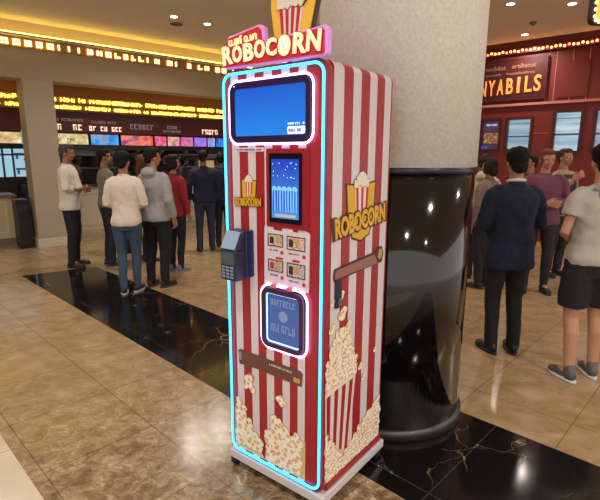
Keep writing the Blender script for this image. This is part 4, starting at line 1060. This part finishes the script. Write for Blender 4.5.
person((-1.74, 6.46), D(-28), 1.62, 'woman in a dark red top and black trousers behind the grey hoodie man', 'sweater', (140, 28, 48), 'slim', (22, 22, 32), 'bob', (26, 18, 18), (160, 112, 86), ('down', 'down'), (-.5, 0), -.01, .95, (120, 116, 120), (150, 146, 150), seed=5, topname='top')
p_bag = person((-1.63, 7.95), D(12), 1.70, 'man in a dark navy jacket with a grey bag walking towards the counter', 'sweater', (22, 28, 56), 'trousers', (34, 44, 66), 'short', (26, 20, 20), (130, 92, 74), ('down', 'front'), (-.2, 0), .01, 1.1, (28, 30, 40), (60, 60, 70), step=.08, near=False, seed=6, topname='jacket')
person((-1.38, 8.3), D(-10), 1.66, 'person in dark blue clothes partly hidden by the left edge of the machine', 'sweater', (22, 30, 62), 'trousers', (24, 34, 58), 'short', (20, 18, 20), (130, 92, 74), ('down', 'down'), (0, 0), 0, 1.0, near=False, seed=7, topname='jacket')
person((-2.95, 7.75), D(-30), 1.66, 'dark clothed person with black hair standing behind the white sweater woman', 'sweater', (34, 30, 34), 'trousers', (22, 22, 28), 'short', (16, 14, 14), (130, 92, 72), near=False, seed=8, topname='jacket')
person((-2.38, 7.15), D(-60), 1.62, 'brown haired woman in a dark cardigan seen between white sweater and grey hoodie', 'sweater', (64, 48, 48), 'slim', (24, 24, 30), 'long', (96, 56, 34), (150, 106, 82), near=False, seed=9, topname='cardigan')
def at(s, n): p = LF(s, n); return (p[0], p[1])
person(at(3.05, 11.3), A+D(200), 1.70, 'kitchen worker in a pale shirt behind the counter near the pillar', 'tee', (170, 160, 146), 'trousers', (30, 30, 34), 'short', (24, 20, 18), (140, 98, 76), ('front', 'front'), near=False, seed=10, topname='shirt')
person(at(5.2, 11.1), A+D(190), 1.66, 'kitchen worker with a pale face behind the counter, beyond the red top woman', 'tee', (60, 54, 60), 'trousers', (30, 30, 34), 'short', (30, 22, 20), (196, 150, 120), ('front', 'front'), near=False, seed=11, topname='shirt')
person(at(4.2, 11.2), A+D(170), 1.62, 'kitchen worker in black behind the counter, above the white sweater woman', 'tee', (38, 34, 38), 'trousers', (30, 30, 34), 'bun', (30, 22, 20), (150, 108, 84), ('front', 'fwd'), near=False, seed=12, topname='shirt')
# right-hand group
person((1.70, 3.72), D(4), 1.68, 'man in a dark navy suit jacket standing with his back turned by the column', 'jacket', (15, 21, 50), 'trousers', (12, 12, 17), 'full', (16, 13, 13), (168, 118, 90), ('front', 'front'), (-.15, -.05), 0, 1.08, (26, 20, 18), (20, 16, 14), step=-.01, seed=13, topname='suit_jacket')
p_tee = person((2.085, 3.25), D(2), 1.70, 'person in a grey T-shirt and black shorts at the right edge', 'tee', (176, 170, 160), 'shorts', (18, 18, 22), 'full', (14, 12, 13), (186, 136, 106), ('front', 'front'), (-.25, -.05), .015, 1.0, (84, 82, 84), (200, 198, 196), step=.03, seed=14, topname='t_shirt', botname='shorts')
p_pur = person((2.86, 5.5), D(165), 1.70, 'ginger haired woman in a purple top with folded hands facing the camera', 'sweater', (112, 62, 84), 'slim', (30, 26, 32), 'bun', (104, 62, 42), (180, 128, 102), ('cross', 'cross'), (.15, -.12), .02, 1.12, (34, 28, 28), seed=15, topname='top')
p_vest = person((3.52, 6.3), D(200), 1.72, 'man in a beige shirt and dark vest raising one hand behind the purple top woman', 'sweater', (160, 138, 112), 'trousers', (30, 28, 32), 'short', (70, 50, 38), (170, 118, 92), ('front', 'up'), (0, 0), 0, 1.02, near=True, seed=16, topname='shirt')
vb = MB(); torso_mb(vb, [(.88, .205, .15, 0), (1.05, .178, .134, 0), (1.15, .172, .13, 0), (1.27, .186, .138, 0), (1.36, .165, .122, 0), (1.42, .12, .09, 0)])
remesh(vb, .012, 'vest', cloth('dark vest', (52, 48, 52)), p_vest, 1.72/1.75, 2, .006, 9)
person((2.38, 6.15), D(-20), 1.64, 'person in a pale beige hoodie seen between the column and the navy suit', 'hoodie', (196, 176, 154), 'trousers', (40, 36, 42), 'short', (50, 36, 30), (160, 112, 88), seed=17, topname='hoodie')
person((2.28, 5.7), D(35), 1.60, 'dark haired person in grey pressed against the edge of the black column', 'sweater', (120, 100, 92), 'trousers', (26, 24, 32), 'bob', (34, 24, 24), (150, 104, 82), seed=18, topname='sweater')
person((3.35, 6.9), D(100), 1.64, 'dark haired person half hidden between navy suit and purple top', 'sweater', (62, 46, 44), 'trousers', (30, 28, 34), 'short', (26, 18, 16), (170, 118, 92), near=False, seed=19, topname='sweater')
# accessories carried as their own things
t = tag(empty('shoulder_bag', (-1.63-.40, 7.95-.16, .95), D(12)), 'pale grey bag hanging at the left side of the navy jacket man', 'bag')
mb = MB(); mb.ell((0, -.02, .12), (.06, .13, .15), 16); mb.obj('pouch', cloth('grey bag', (120, 116, 124)), t, True)
MB().tube([(0.0, -.09, .20), (.05, -.12, .45), (.16, -.03, .56), (.08, .10, .45), (0, .05, .20)], .012, 8).obj('strap', cloth('bag strap', (70, 66, 74)), t, True)
yk = MB(); yk.ell((0, -.088, 1.40), (.085, .030, .075), 18); yk.ell((0, -.07, 1.45), (.11, .035, .028), 14)
remesh(yk, .010, 'back_panel', cloth('darker grey panel', (140, 138, 134)), p_tee, 1.70/1.75, 2)
# ------------------------------------------------------------------ ambient light of the mall
w = bpy.data.worlds.new('world'); sc.world = w; w.use_nodes = True
w.node_tree.nodes['Background'].inputs['Color'].default_value = (1.0, .94, .88, 1)
w.node_tree.nodes['Background'].inputs['Strength'].default_value = 1.35
